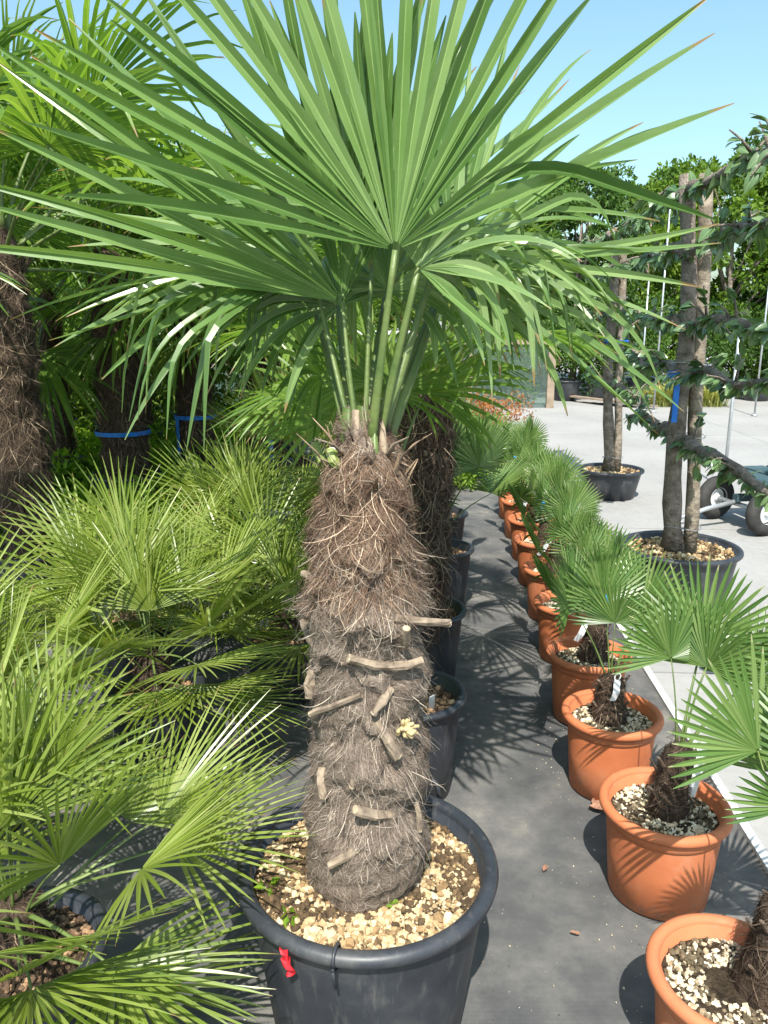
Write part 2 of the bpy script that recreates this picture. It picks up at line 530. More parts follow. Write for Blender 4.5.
# ------------------------------------------------------------------ palm leaves
def blade_mesh(name, mat, P, D, Nn, Rl, n, spread, rs=0.38, droop=0.5, dpow=1.6, wscale=1.0, jit=1.0, kink=0.05,
               pleat=0.45, lat=0.72, cup=0.0, kinks=None, seed=0, st=14, ragged=0.06, kdown=(0.7, 1.8)):
    """fan leaf: n pleated segments about the hastula P, fused to rs*Rl, then free, tapering and drooping by gravity"""
    r_ = random.Random(seed)
    D = unit(D)
    Nn = unit(np.asarray(Nn) - D * np.dot(Nn, D))
    S = np.cross(D, Nn)
    V, Fc, UV, RN = [], [], [], []
    dth = math.radians(spread) / (n - 1)
    ts = np.concatenate([[0.02], np.linspace(0.12, 1.0, st)])
    down = np.array([0, 0, -1.0])
    for i in range(n):
        th = -math.radians(spread) / 2 + i * dth + r_.gauss(0, 0.14) * dth * jit
        rel = abs(th) / math.pi
        L = Rl * (1 - (1 - lat) * min(1, rel * 1.25) ** 1.5) * (1 + r_.gauss(0, ragged))
        d0 = unit(math.cos(th) * D + math.sin(th) * S + Nn * cup * (0.6 + 0.4 * math.cos(th)))
        side0 = unit(-math.sin(th) * D + math.cos(th) * S)
        dr = droop * (1 + 0.35 * r_.gauss(0, 1) * jit)
        kk = None
        if kinks and i in kinks:
            kk = kinks[i]
        elif r_.random() < kink:
            kk = (r_.uniform(0.35, 0.75), unit(d0 + down * r_.uniform(*kdown)))
        kk_soft = r_.uniform(0.10, 0.38)
        rn = r_.random()
        p = np.asarray(P, float).copy()
        prev = 0.0
        d = d0
        base = len(V)
        twist = r_.gauss(0, 0.25) * jit
        for q, t in enumerate(ts):
            tt = max(0.0, t - 0.15)
            g = dr * tt ** dpow
            d = unit(d0 + down * g)
            if kk and t > kk[0] - 0.08:
                wk = min(1.0, (t - kk[0] + 0.08) / kk_soft)
                d = unit(d * (1 - wk) + unit(np.asarray(kk[1]) + down * g * 0.6) * wk)
            p = p + d * (t - prev) * L
            prev = t
            rr = t * L
            rsL = rs * Rl
            hw0 = rsL * math.tan(dth / 2) * wscale
            if rr <= rsL:
                hw = rr * math.tan(dth / 2) * 1.03
            else:
                u = (rr - rsL) / max(1e-6, (L - rsL))
                hw = hw0 * (1.0 + 0.06 * u) * max(0.06, (1 - u ** 2.6)) ** 0.85
            side = side0 - d * np.dot(side0, d)
            side = unit(side)
            nn = np.cross(side, d)
            if np.dot(nn, Nn) < 0:
                nn = -nn
            tw = twist * tt
            side, nn = side * math.cos(tw) + nn * math.sin(tw), nn * math.cos(tw) - side * math.sin(tw)
            dep = hw * pleat * (1.0 if rr <= rsL else 1.15)
            V += [p - side * hw + nn * dep, p - nn * dep * 0.4, p + side * hw + nn * dep]
            UV += [(0.0, t), (0.5, t), (1.0, t)]
            RN += [rn] * 3
        for q in range(len(ts) - 1):
            a = base + q * 3
            Fc += [(a, a + 1, a + 4, a + 3), (a + 1, a + 2, a + 5, a + 4)]
    return fast_mesh(name, V, Fc, mat, RN, UV)


def stalk_mesh(name, p0, p1, arch, r0, r1, mat='petiole', seg=7):
    p0, p1 = np.asarray(p0, float), np.asarray(p1, float)
    pts = []
    for i in range(seg + 1):
        t = i / seg
        pts.append(p0 * (1 - t) + p1 * t + np.asarray(arch) * (4 * t * (1 - t)))
    rad = [r0 * (1 - t) ** 1.5 + r1 * (1 - (1 - t) ** 1.5) for t in np.linspace(0, 1, seg + 1)]
    v, f = tube(pts, rad, 6, True, 0.6)
    return make_mesh(name, v, f, mat, True)


def frond_pool(prefix, mat, specs, Rl, n, spread, rs, droop, stalk_r, **kw):
    """meshes of fronds that leave the origin towards +Y; only ever turned about Z, so the droop stays true"""
    pool = []
    for i, (el, Ls, tilt, rsc) in enumerate(specs):
        e = math.radians(el)
        e2 = e - 0.25 * Ls / 0.4 * (1 - abs(math.sin(e)) * 0.6)
        P = np.array([0, math.cos(e2) * Ls, math.sin(e2) * Ls])
        arch = np.array([0, -math.sin(e), math.cos(e)]) * 0.05 * Ls
        ed = e2 + math.radians(tilt)
        D = np.array([0, math.cos(ed), math.sin(ed)])
        Nn = np.array([0, -math.sin(ed), math.cos(ed)])
        b = blade_mesh(prefix + '_blade', mat, P, D, Nn, Rl * rsc, n + (i % 3) * 2, spread * (0.92 + 0.05 * (i % 4)), rs, droop, seed=i * 17 + len(prefix), **kw)
        s = stalk_mesh(prefix + '_stalk', (0, 0, 0), P, arch, stalk_r * 1.6, stalk_r * 0.7)
        b['hast'] = [float(q) for q in P]
        pool.append((b, s, el))
    return pool


def crown(parent, pool, top, count, r, rad=0.03, scale=1.0, elmin=-90, elmax=95, az=None, zdrop=0.12):
    """count fronds round the top of a trunk, new ones upright in the middle, old ones hanging outside"""
    use = sorted([q for q in pool if elmin <= q[2] <= elmax], key=lambda q: -q[2])
    for i in range(count):
        k = min(len(use) - 1, int(i / count * len(use)))
        b, s, el = use[k]
        a = (i * 2.39996 + r.uniform(-0.3, 0.3)) if az is None else az[i % len(az)] + r.uniform(-0.25, 0.25)
        sc = scale * r.uniform(0.85, 1.12)
        t = i / max(1, count - 1)
        loc = (-math.sin(a) * rad * (0.3 + 0.7 * t), math.cos(a) * rad * (0.3 + 0.7 * t), top - zdrop * t)
        fr = put('frond', b, parent, loc, (r.uniform(-0.08, 0.08), r.uniform(-0.1, 0.1), a), sc)
        put('petiole', s, fr)


def place_fronds(parent, pool, top, spec, lean, rad):
    for a, k, sc in spec:
        fr = put('frond', pool[k][0], parent, (lean[0] - math.sin(a) * rad, lean[1] + math.cos(a) * rad, top), (0, 0, a), sc)
        put('petiole', pool[k][1], fr)


def smooth_noise(phi, z, seed, amp, fz=14.0, k=4):
    r_ = random.Random(seed)
    o = 0
    for j in range(1, k + 1):
        a, b, c = r_.uniform(0, 6.28), r_.uniform(0, 6.28), r_.uniform(0.5, 1.5)
        o = o + np.sin(j * phi + a + z * fz * c) * np.cos(z * fz * (1 + j * 0.6) * c + b) / j ** 0.7
    o = o * amp / 1.6
    if seed == 3:          # overlapping wraps of matted sheath on the big trunk: each flares at its lower edge
        for per, tilt, p0, am in ((0.118, 0.42, 0.6, 0.017), (0.171, -0.55, 2.2, 0.012)):
            q = z / per + tilt * np.sin(phi + p0) + 0.16 * np.sin(3 * phi + 9 * z) + 0.10 * np.sin(7 * phi + 23 * z + p0) + 0.06 * np.sin(13 * phi - 41 * z)
            fr = q - np.floor(q)
            am = am * np.interp(z, [0.0, 0.1, 0.45, 0.6], [0.2, 0.5, 0.7, 1.0])
            o = o + am * np.clip((1 - fr) * np.minimum(1.0, fr / 0.07), 0, 1) ** 1.2 - am * 0.42
        for ph_, z_, wd, dp in ((-1.95, 0.17, 0.16, 0.030), (-1.75, 0.22, 0.13, 0.026), (-1.15, 0.33, 0.12, 0.026), (-2.1, 0.37, 0.15, 0.024), (-1.0, 0.50, 0.14, 0.030), (-1.9, 0.57, 0.15, 0.024), (-1.3, 0.12, 0.10, 0.018)):
            da = np.arctan2(np.sin(phi - ph_), np.cos(phi - ph_))
            o = o - dp * np.exp(-(da / wd) ** 2 - ((z - z_) / 0.022) ** 2)
        o = o + 0.004 * np.sin(11 * phi + 60 * z) * np.sin(17 * phi - 83 * z)
    return o


def trunk_mesh(name, mat, zs, rs_, amp, seed, nphi=56, nz=70, lean=(0, 0)):
    z = np.linspace(zs[0], zs[-1], nz)
    phi = np.linspace(0, 2 * math.pi, nphi, endpoint=False)
    Z, PH = np.meshgrid(z, phi, indexing='ij')
    rr = np.interp(Z, zs, rs_) + smooth_noise(PH, Z, seed, amp)
    rr += rng.normal(0, amp * 0.18, rr.shape)
    t = (Z - zs[0]) / (zs[-1] - zs[0])
    X = rr * np.cos(PH) + lean[0] * t
    Y = rr * np.sin(PH) + lean[1] * t
    v = np.stack([X, Y, Z], -1).reshape(-1, 3)
    f = []
    for i in range(nz - 1):
        for j in range(nphi):
            j2 = (j + 1) % nphi
            f.append((i * nphi + j, i * nphi + j2, (i + 1) * nphi + j2, (i + 1) * nphi + j))
    vv = [tuple(p) for p in v]
    vv.append((lean[0], lean[1], zs[-1] + 0.01))
    c = len(vv) - 1
    for j in range(nphi):
        f.append(((nz - 1) * nphi + j, (nz - 1) * nphi + (j + 1) % nphi, c))
    return make_mesh(name, vv, f, mat, True)


def fibres_mesh(name, mat, zs, rs_, amp, seed, count, lmin, lmax, width, hang, lift, lean=(0, 0), K=6, zbias=None):
    """matted hair on a trunk: thin ribbons wandering over the surface; hang = how much they turn downwards, lift = how far they stand off"""
    g = np.random.default_rng(seed)
    z = g.uniform(zs[0], zs[-1], count)
    if zbias is not None:
        z = zbias(g, count)
    ph = g.uniform(0, 2 * math.pi, count)
    L = g.uniform(lmin, lmax, count)
    dirn = 0.75 * np.sin(2 * ph + 19 * z + seed) + 0.6 * np.sin(3 * ph - 31 * z) + g.normal(0, 0.38, count) + np.where(g.random(count) < 0.5, 0, math.pi)     # mostly round the trunk, in swirls
    hg = np.asarray(hang(z) if callable(hang) else np.full(count, hang))
    ishang = g.random(count) < hg
    dirn = np.where(ishang, -math.pi / 2 + g.normal(0, 0.45, count), dirn)
    curv = g.normal(0, 0.7, count)
    lf = np.abs(g.normal(0, 1, count)) * lift * np.where(ishang, 2.2, 0.7)
    V = np.zeros((count, K, 2, 3))
    cz, cp, dd = z.copy(), ph.copy(), dirn.copy()
    rn = np.clip(g.beta(2, 2.2, count) + np.where(ishang, 0.12, 0), 0, 1)
    for k in range(K):
        t = k / (K - 1)
        rr = np.interp(cz, zs, rs_) + smooth_noise(cp, cz, seed_of[name], amp) if name in seed_of else np.interp(cz, zs, rs_)
        off = 0.001 + lf * np.where(ishang, math.sin(math.pi * 0.55 * t), math.sin(math.pi * t)) + (1 - np.abs(2 * t - 1)) * 0.003
        rad = rr + off
        tl = (cz - zs[0]) / (zs[-1] - zs[0])
        x = rad * np.cos(cp) + lean[0] * tl
        y = rad * np.sin(cp) + lean[1] * tl
        w = width * (1 - 0.7 * t) * (0.7 + 0.6 * rn)
        # ribbon widened across its direction, on the surface
        a = dd + math.pi / 2
        ox = -np.sin(cp) * np.cos(a) * w
        oy = np.cos(cp) * np.cos(a) * w
        oz = np.sin(a) * w
        V[:, k, 0] = np.stack([x - ox, y - oy, cz - oz], -1)
        V[:, k, 1] = np.stack([x + ox, y + oy, cz + oz], -1)
        step = L / (K - 1)
        cp = cp + np.cos(dd) * step / np.maximum(rr, 0.02)
        cz = cz + np.sin(dd) * step
        dd = dd + curv * 0.28
    idx = np.arange(count * K * 2).reshape(count, K, 2)
    f = np.stack([idx[:, :-1, 0], idx[:, :-1, 1], idx[:, 1:, 1], idx[:, 1:, 0]], -1).reshape(-1, 4)
    return fast_mesh(name, V.reshape(-1, 3), f, mat, np.repeat(rn, K * 2))


seed_of = {}

# ------------------------------------------------------------------ pebbles
ICO_V = None


def pebbles_mesh(name, mat, count, r_in, r_out, zf, smin, smax, seed, big=0.0):
    global ICO_V, ICO_F
    if ICO_V is None:
        p = (1 + 5 ** 0.5) / 2
        ICO_V = np.array([(-1, p, 0), (1, p, 0), (-1, -p, 0), (1, -p, 0), (0, -1, p), (0, 1, p), (0, -1, -p), (0, 1, -p), (p, 0, -1), (p, 0, 1), (-p, 0, -1), (-p, 0, 1)]) / 1.9
        ICO_F = np.array([(0, 11, 5), (0, 5, 1), (0, 1, 7), (0, 7, 10), (0, 10, 11), (1, 5, 9), (5, 11, 4), (11, 10, 2), (10, 7, 6), (7, 1, 8), (3, 9, 4), (3, 4, 2), (3, 2, 6), (3, 6, 8), (3, 8, 9), (4, 9, 5), (2, 4, 11), (6, 2, 10), (8, 6, 7), (9, 8, 1)])
    g = np.random.default_rng(seed)
    rr = np.sqrt(g.uniform(r_in ** 2, r_out ** 2, count))
    a = g.uniform(0, 2 * math.pi, count)
    s = smin + (smax - smin) * g.beta(1.3, 4.0, count)
    sc = s[:, None] * g.uniform(0.65, 1.25, (count, 3))
    jitter = g.normal(1, 0.16, (count, 12, 1))
    q = g.normal(0, 1, (count, 4))
    q /= np.linalg.norm(q, axis=1)[:, None]
    w, x, y, z = q.T
    Rm = np.stack([1 - 2 * (y * y + z * z), 2 * (x * y - z * w), 2 * (x * z + y * w), 2 * (x * y + z * w), 1 - 2 * (x * x + z * z), 2 * (y * z - x * w), 2 * (x * z - y * w), 2 * (y * z + x * w), 1 - 2 * (x * x + y * y)], -1).reshape(-1, 3, 3)
    v = np.einsum('nij,nkj->nki', Rm, ICO_V[None] * jitter * sc[:, None, :])
    c = np.stack([rr * np.cos(a), rr * np.sin(a), zf(rr, a) + s * g.uniform(-0.2, 0.8, count)], -1)
    v = v + c[:, None, :]
    f = (ICO_F[None] + (np.arange(count) * 12)[:, None, None]).reshape(-1, 3)
    rn = np.clip(g.beta(1.9, 1.8, count), 0, 1)
    # dark bare patches
    patch = np.sin(a * 2 + seed) * np.cos(rr * 25 + seed) + 0.6 * np.sin(a * 5 + rr * 40) > 0.35
    rn = np.where(patch & (g.random(count) < 0.75), g.uniform(0, 0.25, count), rn)
    return fast_mesh(name, v.reshape(-1, 3), f, mat, np.repeat(rn, 12))


def leaves_cloud(name, mat, centers, radii, per, size, seed, flatten=0.8, aspect=0.5):
    g = np.random.default_rng(seed)
    Vs, rn = [], []
    for c, r_ in zip(centers, radii):
        n = per
        d = g.normal(0, 1, (n, 3))
        d /= np.linalg.norm(d, axis=1)[:, None]
        p = np.asarray(c) + d * (r_ * g.uniform(0.35, 1.0, n) ** 0.6)[:, None] * np.array([1, 1, flatten])
        a = unit(g.normal(0, 1, 3))
        ax = d + g.normal(0, 0.8, (n, 3)) + np.array([0, 0, -0.3])
        ax /= np.linalg.norm(ax, axis=1)[:, None]
        sd = np.cross(ax, g.normal(0, 1, (n, 3)))
        sd /= np.linalg.norm(sd, axis=1)[:, None]
        s = (size * g.uniform(0.6, 1.3, n))[:, None]
        nn = np.cross(ax, sd) * s * 0.12
        q = np.stack([p, p + ax * s * 0.45 + sd * s * aspect * 0.5 + nn, p + ax * s, p + ax * s * 0.45 - sd * s * aspect * 0.5 + nn], 1)
        Vs.append(q)
        rn.append(np.clip(g.uniform(0, 1, n) * 0.6 + g.uniform(0, 0.4), 0, 1))
    V = np.concatenate(Vs)
    rn = np.repeat(np.concatenate(rn), 4)
    f = np.arange(len(V) * 4).reshape(-1, 4)
    return fast_mesh(name, V.reshape(-1, 3), f, mat, rn)


# ------------------------------------------------------------------ the setting
ROW = math.radians(3.2)
U = np.array([math.sin(ROW), math.cos(ROW)])            # along the rows, away from the camera
W = np.array([math.cos(ROW), -math.sin(ROW)])           # across, to the right
EDGE = 1.00                                             # offset of the fabric's edge along W


def rowpt(a, b, z=0.0):
    p = U * a + W * b
    return (p[0], p[1], z)


me = make_mesh('ground', [(-600, -600, -0.09), (600, -600, -0.09), (600, 1200, -0.09), (-600, 1200, -0.09)], [(0, 1, 2, 3)], 'concrete')
tag(put('ground', me), kind='structure')

# woven fabric: a gently uneven sheet
nx, ny = 70, 110
v = []
for j in range(ny):
    for i in range(nx):
        b = EDGE - 7.5 * (1 - i / (nx - 1)) ** 1.3
        a = -2.0 + 15.6 * j / (ny - 1)
        x, y, _ = rowpt(a, b)
        v.append((x, y, 0.004 * math.sin(x * 3.1 + y * 1.7) * math.sin(y * 2.3 - x) - 0.003 if i < nx - 1 else -0.002))
f = [(j * nx + i, j * nx + i + 1, (j + 1) * nx + i + 1, (j + 1) * nx + i) for j in range(ny - 1) for i in range(nx - 1)]
tag(put('ground_fabric', make_mesh('ground_fabric', v, f, 'fabric', True)), kind='structure')

pav = tag(put('pavement', make_mesh('pavement', [rowpt(-2, EDGE + 0.002, -0.03), rowpt(-2, 30, -0.03), rowpt(22.3, 30, -0.03), rowpt(22.3, EDGE + 0.002, -0.03)], [(0, 3, 2, 1)], M['soil'])), kind='structure')
SL, SW = 2.55, 3.4
slab_me = Build().box((0, 0, -0.04), (SW - 0.014, SL - 0.014, 0.08)).mesh('concrete_slab', 'concrete')
for i in range(7):
    for j in range(9):
        p = rowpt(-0.9 + SL * j + 0.4, EDGE + 0.01 + SW * (i + 0.5), -0.001 - 0.003 * ((i * 7 + j * 3) % 3))
        put('concrete_slab', slab_me, pav, p, (0, 0, -ROW))
# the yard goes on beyond the slabs
me = make_mesh('yard', [rowpt(13.3, -30, -0.035), rowpt(13.3, EDGE - 0.01, -0.035), rowpt(60, EDGE - 0.01, -0.02), rowpt(60, -30, -0.02), rowpt(22.2, EDGE - 0.01, -0.012), rowpt(22.2, 30, -0.012), rowpt(60, 30, -0.012), rowpt(60, EDGE - 0.01, -0.012)], [(0, 1, 2, 3), (4, 5, 6, 7)], 'concrete')
tag(put('yard', me), kind='structure')
st = Build()
p0, p1 = rowpt(-1.5, EDGE + 0.01, 0.006), rowpt(9.5, EDGE + 0.01, 0.006)
c = [(p0[k] + p1[k]) / 2 for k in range(3)]
st.box(c, (0.028, 11.0, 0.016), -ROW)
tag(put('edging_strip', st.mesh('edging_strip', 'strip')), 'pale grey edging strip along the right edge of the ground fabric', 'edging')


# ------------------------------------------------------------------ pots
def pot_prof(R_, h, rim, taper, t=0.010, soil=0.06, lip=0.03):
    rb = R_ * taper
    rw = R_ - rim
    return [(rb - 0.012, 0.0), (rb, 0.006), (rb + (rw - rb) * 0.5, h * 0.5 - 0.01), (rw, h - lip), (rw, h - lip * 0.5), (rw - t, h - lip * 0.4), (rw - t - 0.004, h - soil - 0.03), (0.02, h - soil - 0.035)]


def rim_prof(R_, h, rim, lip):
    """rolled rim, closed section"""
    rw = R_ - rim
    pts = []
    for k in range(14):
        a = 2 * math.pi * k / 14
        pts.append((R_ - rim * 0.72 + rim * 0.72 * math.cos(a), h - lip * 0.5 + lip * 0.5 * math.sin(a)))
    return pts


_pot_cache = {}


def make_pot(name, kind, loc, label, cat, group=None, R_=0.16, h=0.27, rz=0.0, soil=0.045, peb='peb_terra', npeb=420, r_in=0.03, psz=(0.004, 0.014), pseed=1, group2=None, ribs=0):
    key = (kind, round(R_, 3), round(h, 3), soil)
    if key not in _pot_cache:
        if kind == 'terra':
            rim, lip, taper, mat = 0.020, 0.030, 0.76, 'terra'
        else:
            rim, lip, taper, mat = 0.020 if R_ < 0.25 else 0.024, 0.024 if R_ < 0.25 else 0.031, 0.74, 'black'
        body = make_mesh('pot_body', *lathe(pot_prof(R_, h, rim, taper, soil=soil, lip=lip), 64), mat, True)
        rimm = make_mesh('pot_rim', *lathe(rim_prof(R_, h, rim, lip), 72, True), mat, True)
        # shoulder band under the rim
        rw = R_ - rim
        band = make_mesh('pot_band', *lathe([(rw - 0.006, h - lip - 0.030), (rw + 0.0005, h - lip - 0.027), (rw + 0.003, h - lip + 0.004), (rw - 0.004, h - lip + 0.004)], 64, True), mat, True)
        rs_ = rw - 0.012
        sv, sf = [(0, 0, 0.008)], []
        for a in range(6):
            for k in range(36):
                ph = 2 * math.pi * k / 36
                rr = rs_ * (a + 1) / 6
                sv.append((rr * math.cos(ph), rr * math.sin(ph), 0.008 * (1 - (a / 5) ** 2) + 0.004 * math.sin(ph * 3 + a) * (a < 5)))
        for k in range(36):
            sf.append((0, 1 + k, 1 + (k + 1) % 36))
            for a in range(5):
                sf.append((1 + a * 36 + k, 1 + (a + 1) * 36 + k, 1 + (a + 1) * 36 + (k + 1) % 36, 1 + a * 36 + (k + 1) % 36))
        soilm = make_mesh('pot_soil', sv, sf, 'soil', True)
        _pot_cache[key] = (body, rimm, band, soilm, rs_)
    body, rimm, band, soilm, rs_ = _pot_cache[key]
    t = thing(name, label, cat, loc, rz, group)
    put('body', body, t)
    put('rim', rimm, t)
    if kind == 'terra':
        put('shoulder_band', band, t)
    so = put('soil', soilm, t, (0, 0, h - soil))
    gk = ('g', peb, round(R_, 3), npeb, r_in, pseed)
    if gk not in _pot_cache:
        _pot_cache[gk] = pebbles_mesh('mulch', peb, npeb, r_in, rs_ - 0.006, lambda r, a: 0.009 * (1 - (r / rs_) ** 2) - 0.001, psz[0], psz[1], pseed * 7 + 3)
    tag(put('mulch', _pot_cache[gk], so), kind='stuff')
    return t


# ------------------------------------------------------------------ the main palm
MX, MY = -0.036, 1.465
MP_H = 0.42
main_pot = make_pot('plant_pot', 'black', (MX, MY, 0), 'large black plastic pot with tan mulch in the middle foreground', 'plant pot', 'black plant pots', R_=0.283, h=MP_H, soil=0.05,
                    peb='peb_main', npeb=9000, r_in=0.10, psz=(0.0018, 0.0135), pseed=2)
SOILZ = MP_H - 0.05

palm = thing('windmill_palm', 'tall windmill palm with shaggy fibrous trunk in the large black pot in front', 'palm', (MX, MY, SOILZ), 0, 'windmill palms')
zs = [0.0, 0.02, 0.06, 0.12, 0.17, 0.20, 0.23, 0.29, 0.34, 0.37, 0.40, 0.45, 0.50, 0.53, 0.56, 0.585, 0.60, 0.625, 0.66, 0.70, 0.72, 0.74, 0.79, 0.84, 0.86, 0.90, 0.94, 0.97]
rsd = [0.118, 0.128, 0.135, 0.138, 0.134, 0.124, 0.122, 0.125, 0.123, 0.116, 0.117, 0.121, 0.119, 0.110, 0.112, 0.108, 0.116, 0.134, 0.122, 0.110, 0.104, 0.110, 0.102, 0.095, 0.086, 0.082, 0.066, 0.045]
rsd = [r_ * (0.93 if z_ < 0.6 else 0.93 - 0.10 * min(1, (z_ - 0.6) / 0.2)) for r_, z_ in zip(rsd, zs)]
AMP = 0.015
put('trunk', trunk_mesh('main_trunk', 'core', zs, rsd, AMP, 3, 100, 170), palm)
seed_of['main_fibre'] = 3
fib = fibres_mesh('main_fibre', 'fibre', zs, rsd, AMP, 21, 80000, 0.02, 0.085, 0.00040, lambda z: np.where(z > 0.60, 0.30, 0.12), 0.0018, K=6)
tag(put('trunk_fibre', fib, palm), kind='stuff')
seed_of['main_skirt'] = 3
sk = fibres_mesh('main_skirt', 'fibre', zs, rsd, AMP, 22, 2300, 0.03, 0.10, 0.0005, 0.7, 0.010, K=8,
                 zbias=lambda g, n: np.choose(g.integers(0, 5, n), [g.normal(0.645, 0.02, n), g.normal(0.63, 0.02, n), g.normal(0.75, 0.02, n), g.normal(0.44, 0.06, n), g.normal(0.24, 0.07, n)]))
tag(put('hanging_fibre', sk, palm), kind='stuff')
seed_of['main_top'] = 3
sk = fibres_mesh('main_top', 'fibre_top', zs, rsd, AMP, 23, 9000, 0.04, 0.13, 0.0006, 0.55, 0.006, K=7, zbias=lambda g, n: g.uniform(0.70, 0.96, n))
tag(put('crown_fibre', sk, palm), kind='stuff')


def surf_point(px, py):
    """point on the trunk's near side seen at a pixel"""
    d = ray(px, py)
    o = np.array([0, 0, CAMH])
    best = None
    for t in np.linspace(0.9, 1.7, 400):
        p = o + d * t
        q = p - np.array([MX, MY, SOILZ])
        rr = np.interp(q[2], zs, rsd)
        if math.hypot(q[0], q[1]) < rr + 0.006:
            return q
    return p - np.array([MX, MY, SOILZ])


def stub(px0, py0, px1, py1, out0, out1, w0, w1, mat='stub', endmat='stub_end'):
    jr = random.Random(int(px0 * 7 + py0))
    px1, py1 = px0 + (px1 - px0) * 0.88, py0 + (py1 - py0) * 0.88
    out0 = min(out0, 0.004) - 0.010
    """cut leaf stalk lying on the trunk from one pixel to another"""
    a = surf_point(px0, py0)
    b = surf_point(px1, py1)
    ra = unit([a[0], a[1], 0.0])
    rb = unit([b[0], b[1], 0.0])
    a = a + ra * out0
    b = b + rb * out1
    mid = (a + b) / 2 + (ra + rb) * 0.004
    v, f = tube([a, a * 0.6 + mid * 0.4, mid, b * 0.7 + mid * 0.3, b], [w0 * 1.15, w0 * 1.1, (w0 + w1) / 1.8, w1 * 1.1, w1 * 1.05], 8, True, 0.8)
    v = [np.asarray(p_) + np.array([jr.gauss(0, 0.0011) for _ in range(3)]) for p_ in v]
    o = put('stalk_stub', make_mesh('stalk_stub', v, f, mat, False), palm)
    d = unit(b - mid)
    put('cut_end', make_mesh('cut_end', *tube([b - d * 0.002, b + d * 0.0015], [w1 * 0.98, w1 * 0.92], 8, True, 0.8), endmat), o)


for s in [(303, 622, 328, 660, 0.012, 0.0, 0.011, 0.013), (398, 668, 344, 654, 0.004, 0.012, 0.010, 0.011), (404, 648, 400, 622, 0.0, 0.02, 0.011, 0.008),
          (396, 619, 428, 620, 0.006, 0.05, 0.009, 0.009), (388, 668, 412, 655, 0.004, 0.03, 0.009, 0.010), (360, 697, 312, 714, 0.0, 0.016, 0.007, 0.008),
          (378, 722, 395, 756, 0.0, 0.016, 0.012, 0.014), (394, 818, 352, 802, 0.0, 0.018, 0.011, 0.011), (370, 843, 330, 862, 0.0, 0.018, 0.010, 0.010),
          (310, 672, 312, 700, 0.0, 0.004, 0.012, 0.011), (355, 760, 352, 790, -0.004, 0.002, 0.008, 0.008), (392, 690, 370, 715, 0.0, 0.006, 0.008, 0.008),
          (415, 790, 418, 835, -0.002, 0.006, 0.007, 0.006), (318, 770, 326, 800, -0.004, 0.004, 0.010, 0.009), (330, 590, 312, 570, 0, 0.02, 0.008, 0.008)]:
    stub(*s)
stub(340, 472, 339, 446, 0.012, 0.016, 0.011, 0.0115, 'stub_green', 'cut_white')
stub(322, 462, 316, 442, 0.008, 0.014, 0.010, 0.010, 'stub_green', 'stub_end')
# dry flower cluster on the right of the trunk
fl = Build()
c0 = surf_point(402, 727)
rr_ = random.Random(8)
for k in range(26):
    d = unit([rr_.gauss(0.7, 0.5), rr_.gauss(-0.7, 0.5), rr_.gauss(0, 0.6)])
    fl.tube([c0, c0 + d * 0.015, c0 + d * rr_.uniform(0.02, 0.036)], [0.003, 0.005, 0.003], 5)
put('dry_flower_cluster', fl.mesh('dry_flower_cluster', 'flower', True), palm)

for k_, (px, py) in enumerate([(291, 918), (268, 890), (384, 905), (440, 812)]):
    q = at(px, py, SOILZ + 0.01)
    sd = leaves_cloud('seedling', 'weed', [(0, 0, 0.012)], [0.012], 9, 0.022, 40 + k_, 0.6, 0.7)
    tag(put('seedling', sd, None, q), ['largest green seedling in the mulch at the front left of the big pot', 'tiny seedling by the left rim of the big pot', 'tiny seedling at the front foot of the big trunk', 'tiny seedling at the back right of the big pot'][k_], 'seedling', 'weed seedlings')

rg_ = random.Random(77)
for k_ in range(46):
    a = rg_.uniform(0, 6.28)
    z_ = rg_.uniform(0.84, 0.95)
    r_b = np.interp(z_, zs, rsd) * 0.9
    d = unit([math.cos(a) * rg_.uniform(0.2, 1.0), math.sin(a) * rg_.uniform(0.2, 1.0), rg_.uniform(0.5, 1.2)])
    b0 = np.array([math.cos(a) * r_b, math.sin(a) * r_b, z_])
    L_ = rg_.uniform(0.04, 0.12)
    w_ = rg_.uniform(0.002, 0.006)
    v, f = tube([b0, b0 + d * L_ * 0.5 + np.array([0, 0, 0.004]), b0 + d * L_ + np.array([rg_.gauss(0, 0.01), rg_.gauss(0, 0.01), -0.008])], [w_, w_ * 0.8, w_ * 0.25], 5, True, 0.5)
    put('dry_stalk', make_mesh('dry_stalk', v, f, ['fibre_plain', 'stub', 'core'][k_ % 3], True), palm)

# leaf-base sheaths at the top
for k in range(9):
    a = k * 2.4 + 0.9
    r_ = 0.042
    pts = [(r_ * math.cos(a) * 1.15, r_ * math.sin(a) * 1.15, 0.84), (r_ * math.cos(a) * 0.95, r_ * math.sin(a) * 0.95, 0.92), (r_ * math.cos(a) * 0.8, r_ * math.sin(a) * 0.8, 1.02)]
    put('leaf_sheath', make_mesh('leaf_sheath', *tube(pts, [0.03, 0.024, 0.012], 8, True, 0.45), 'petiole' if k % 2 else 'stub', True), palm)

crown_c = np.array([0, 0, 0.945])


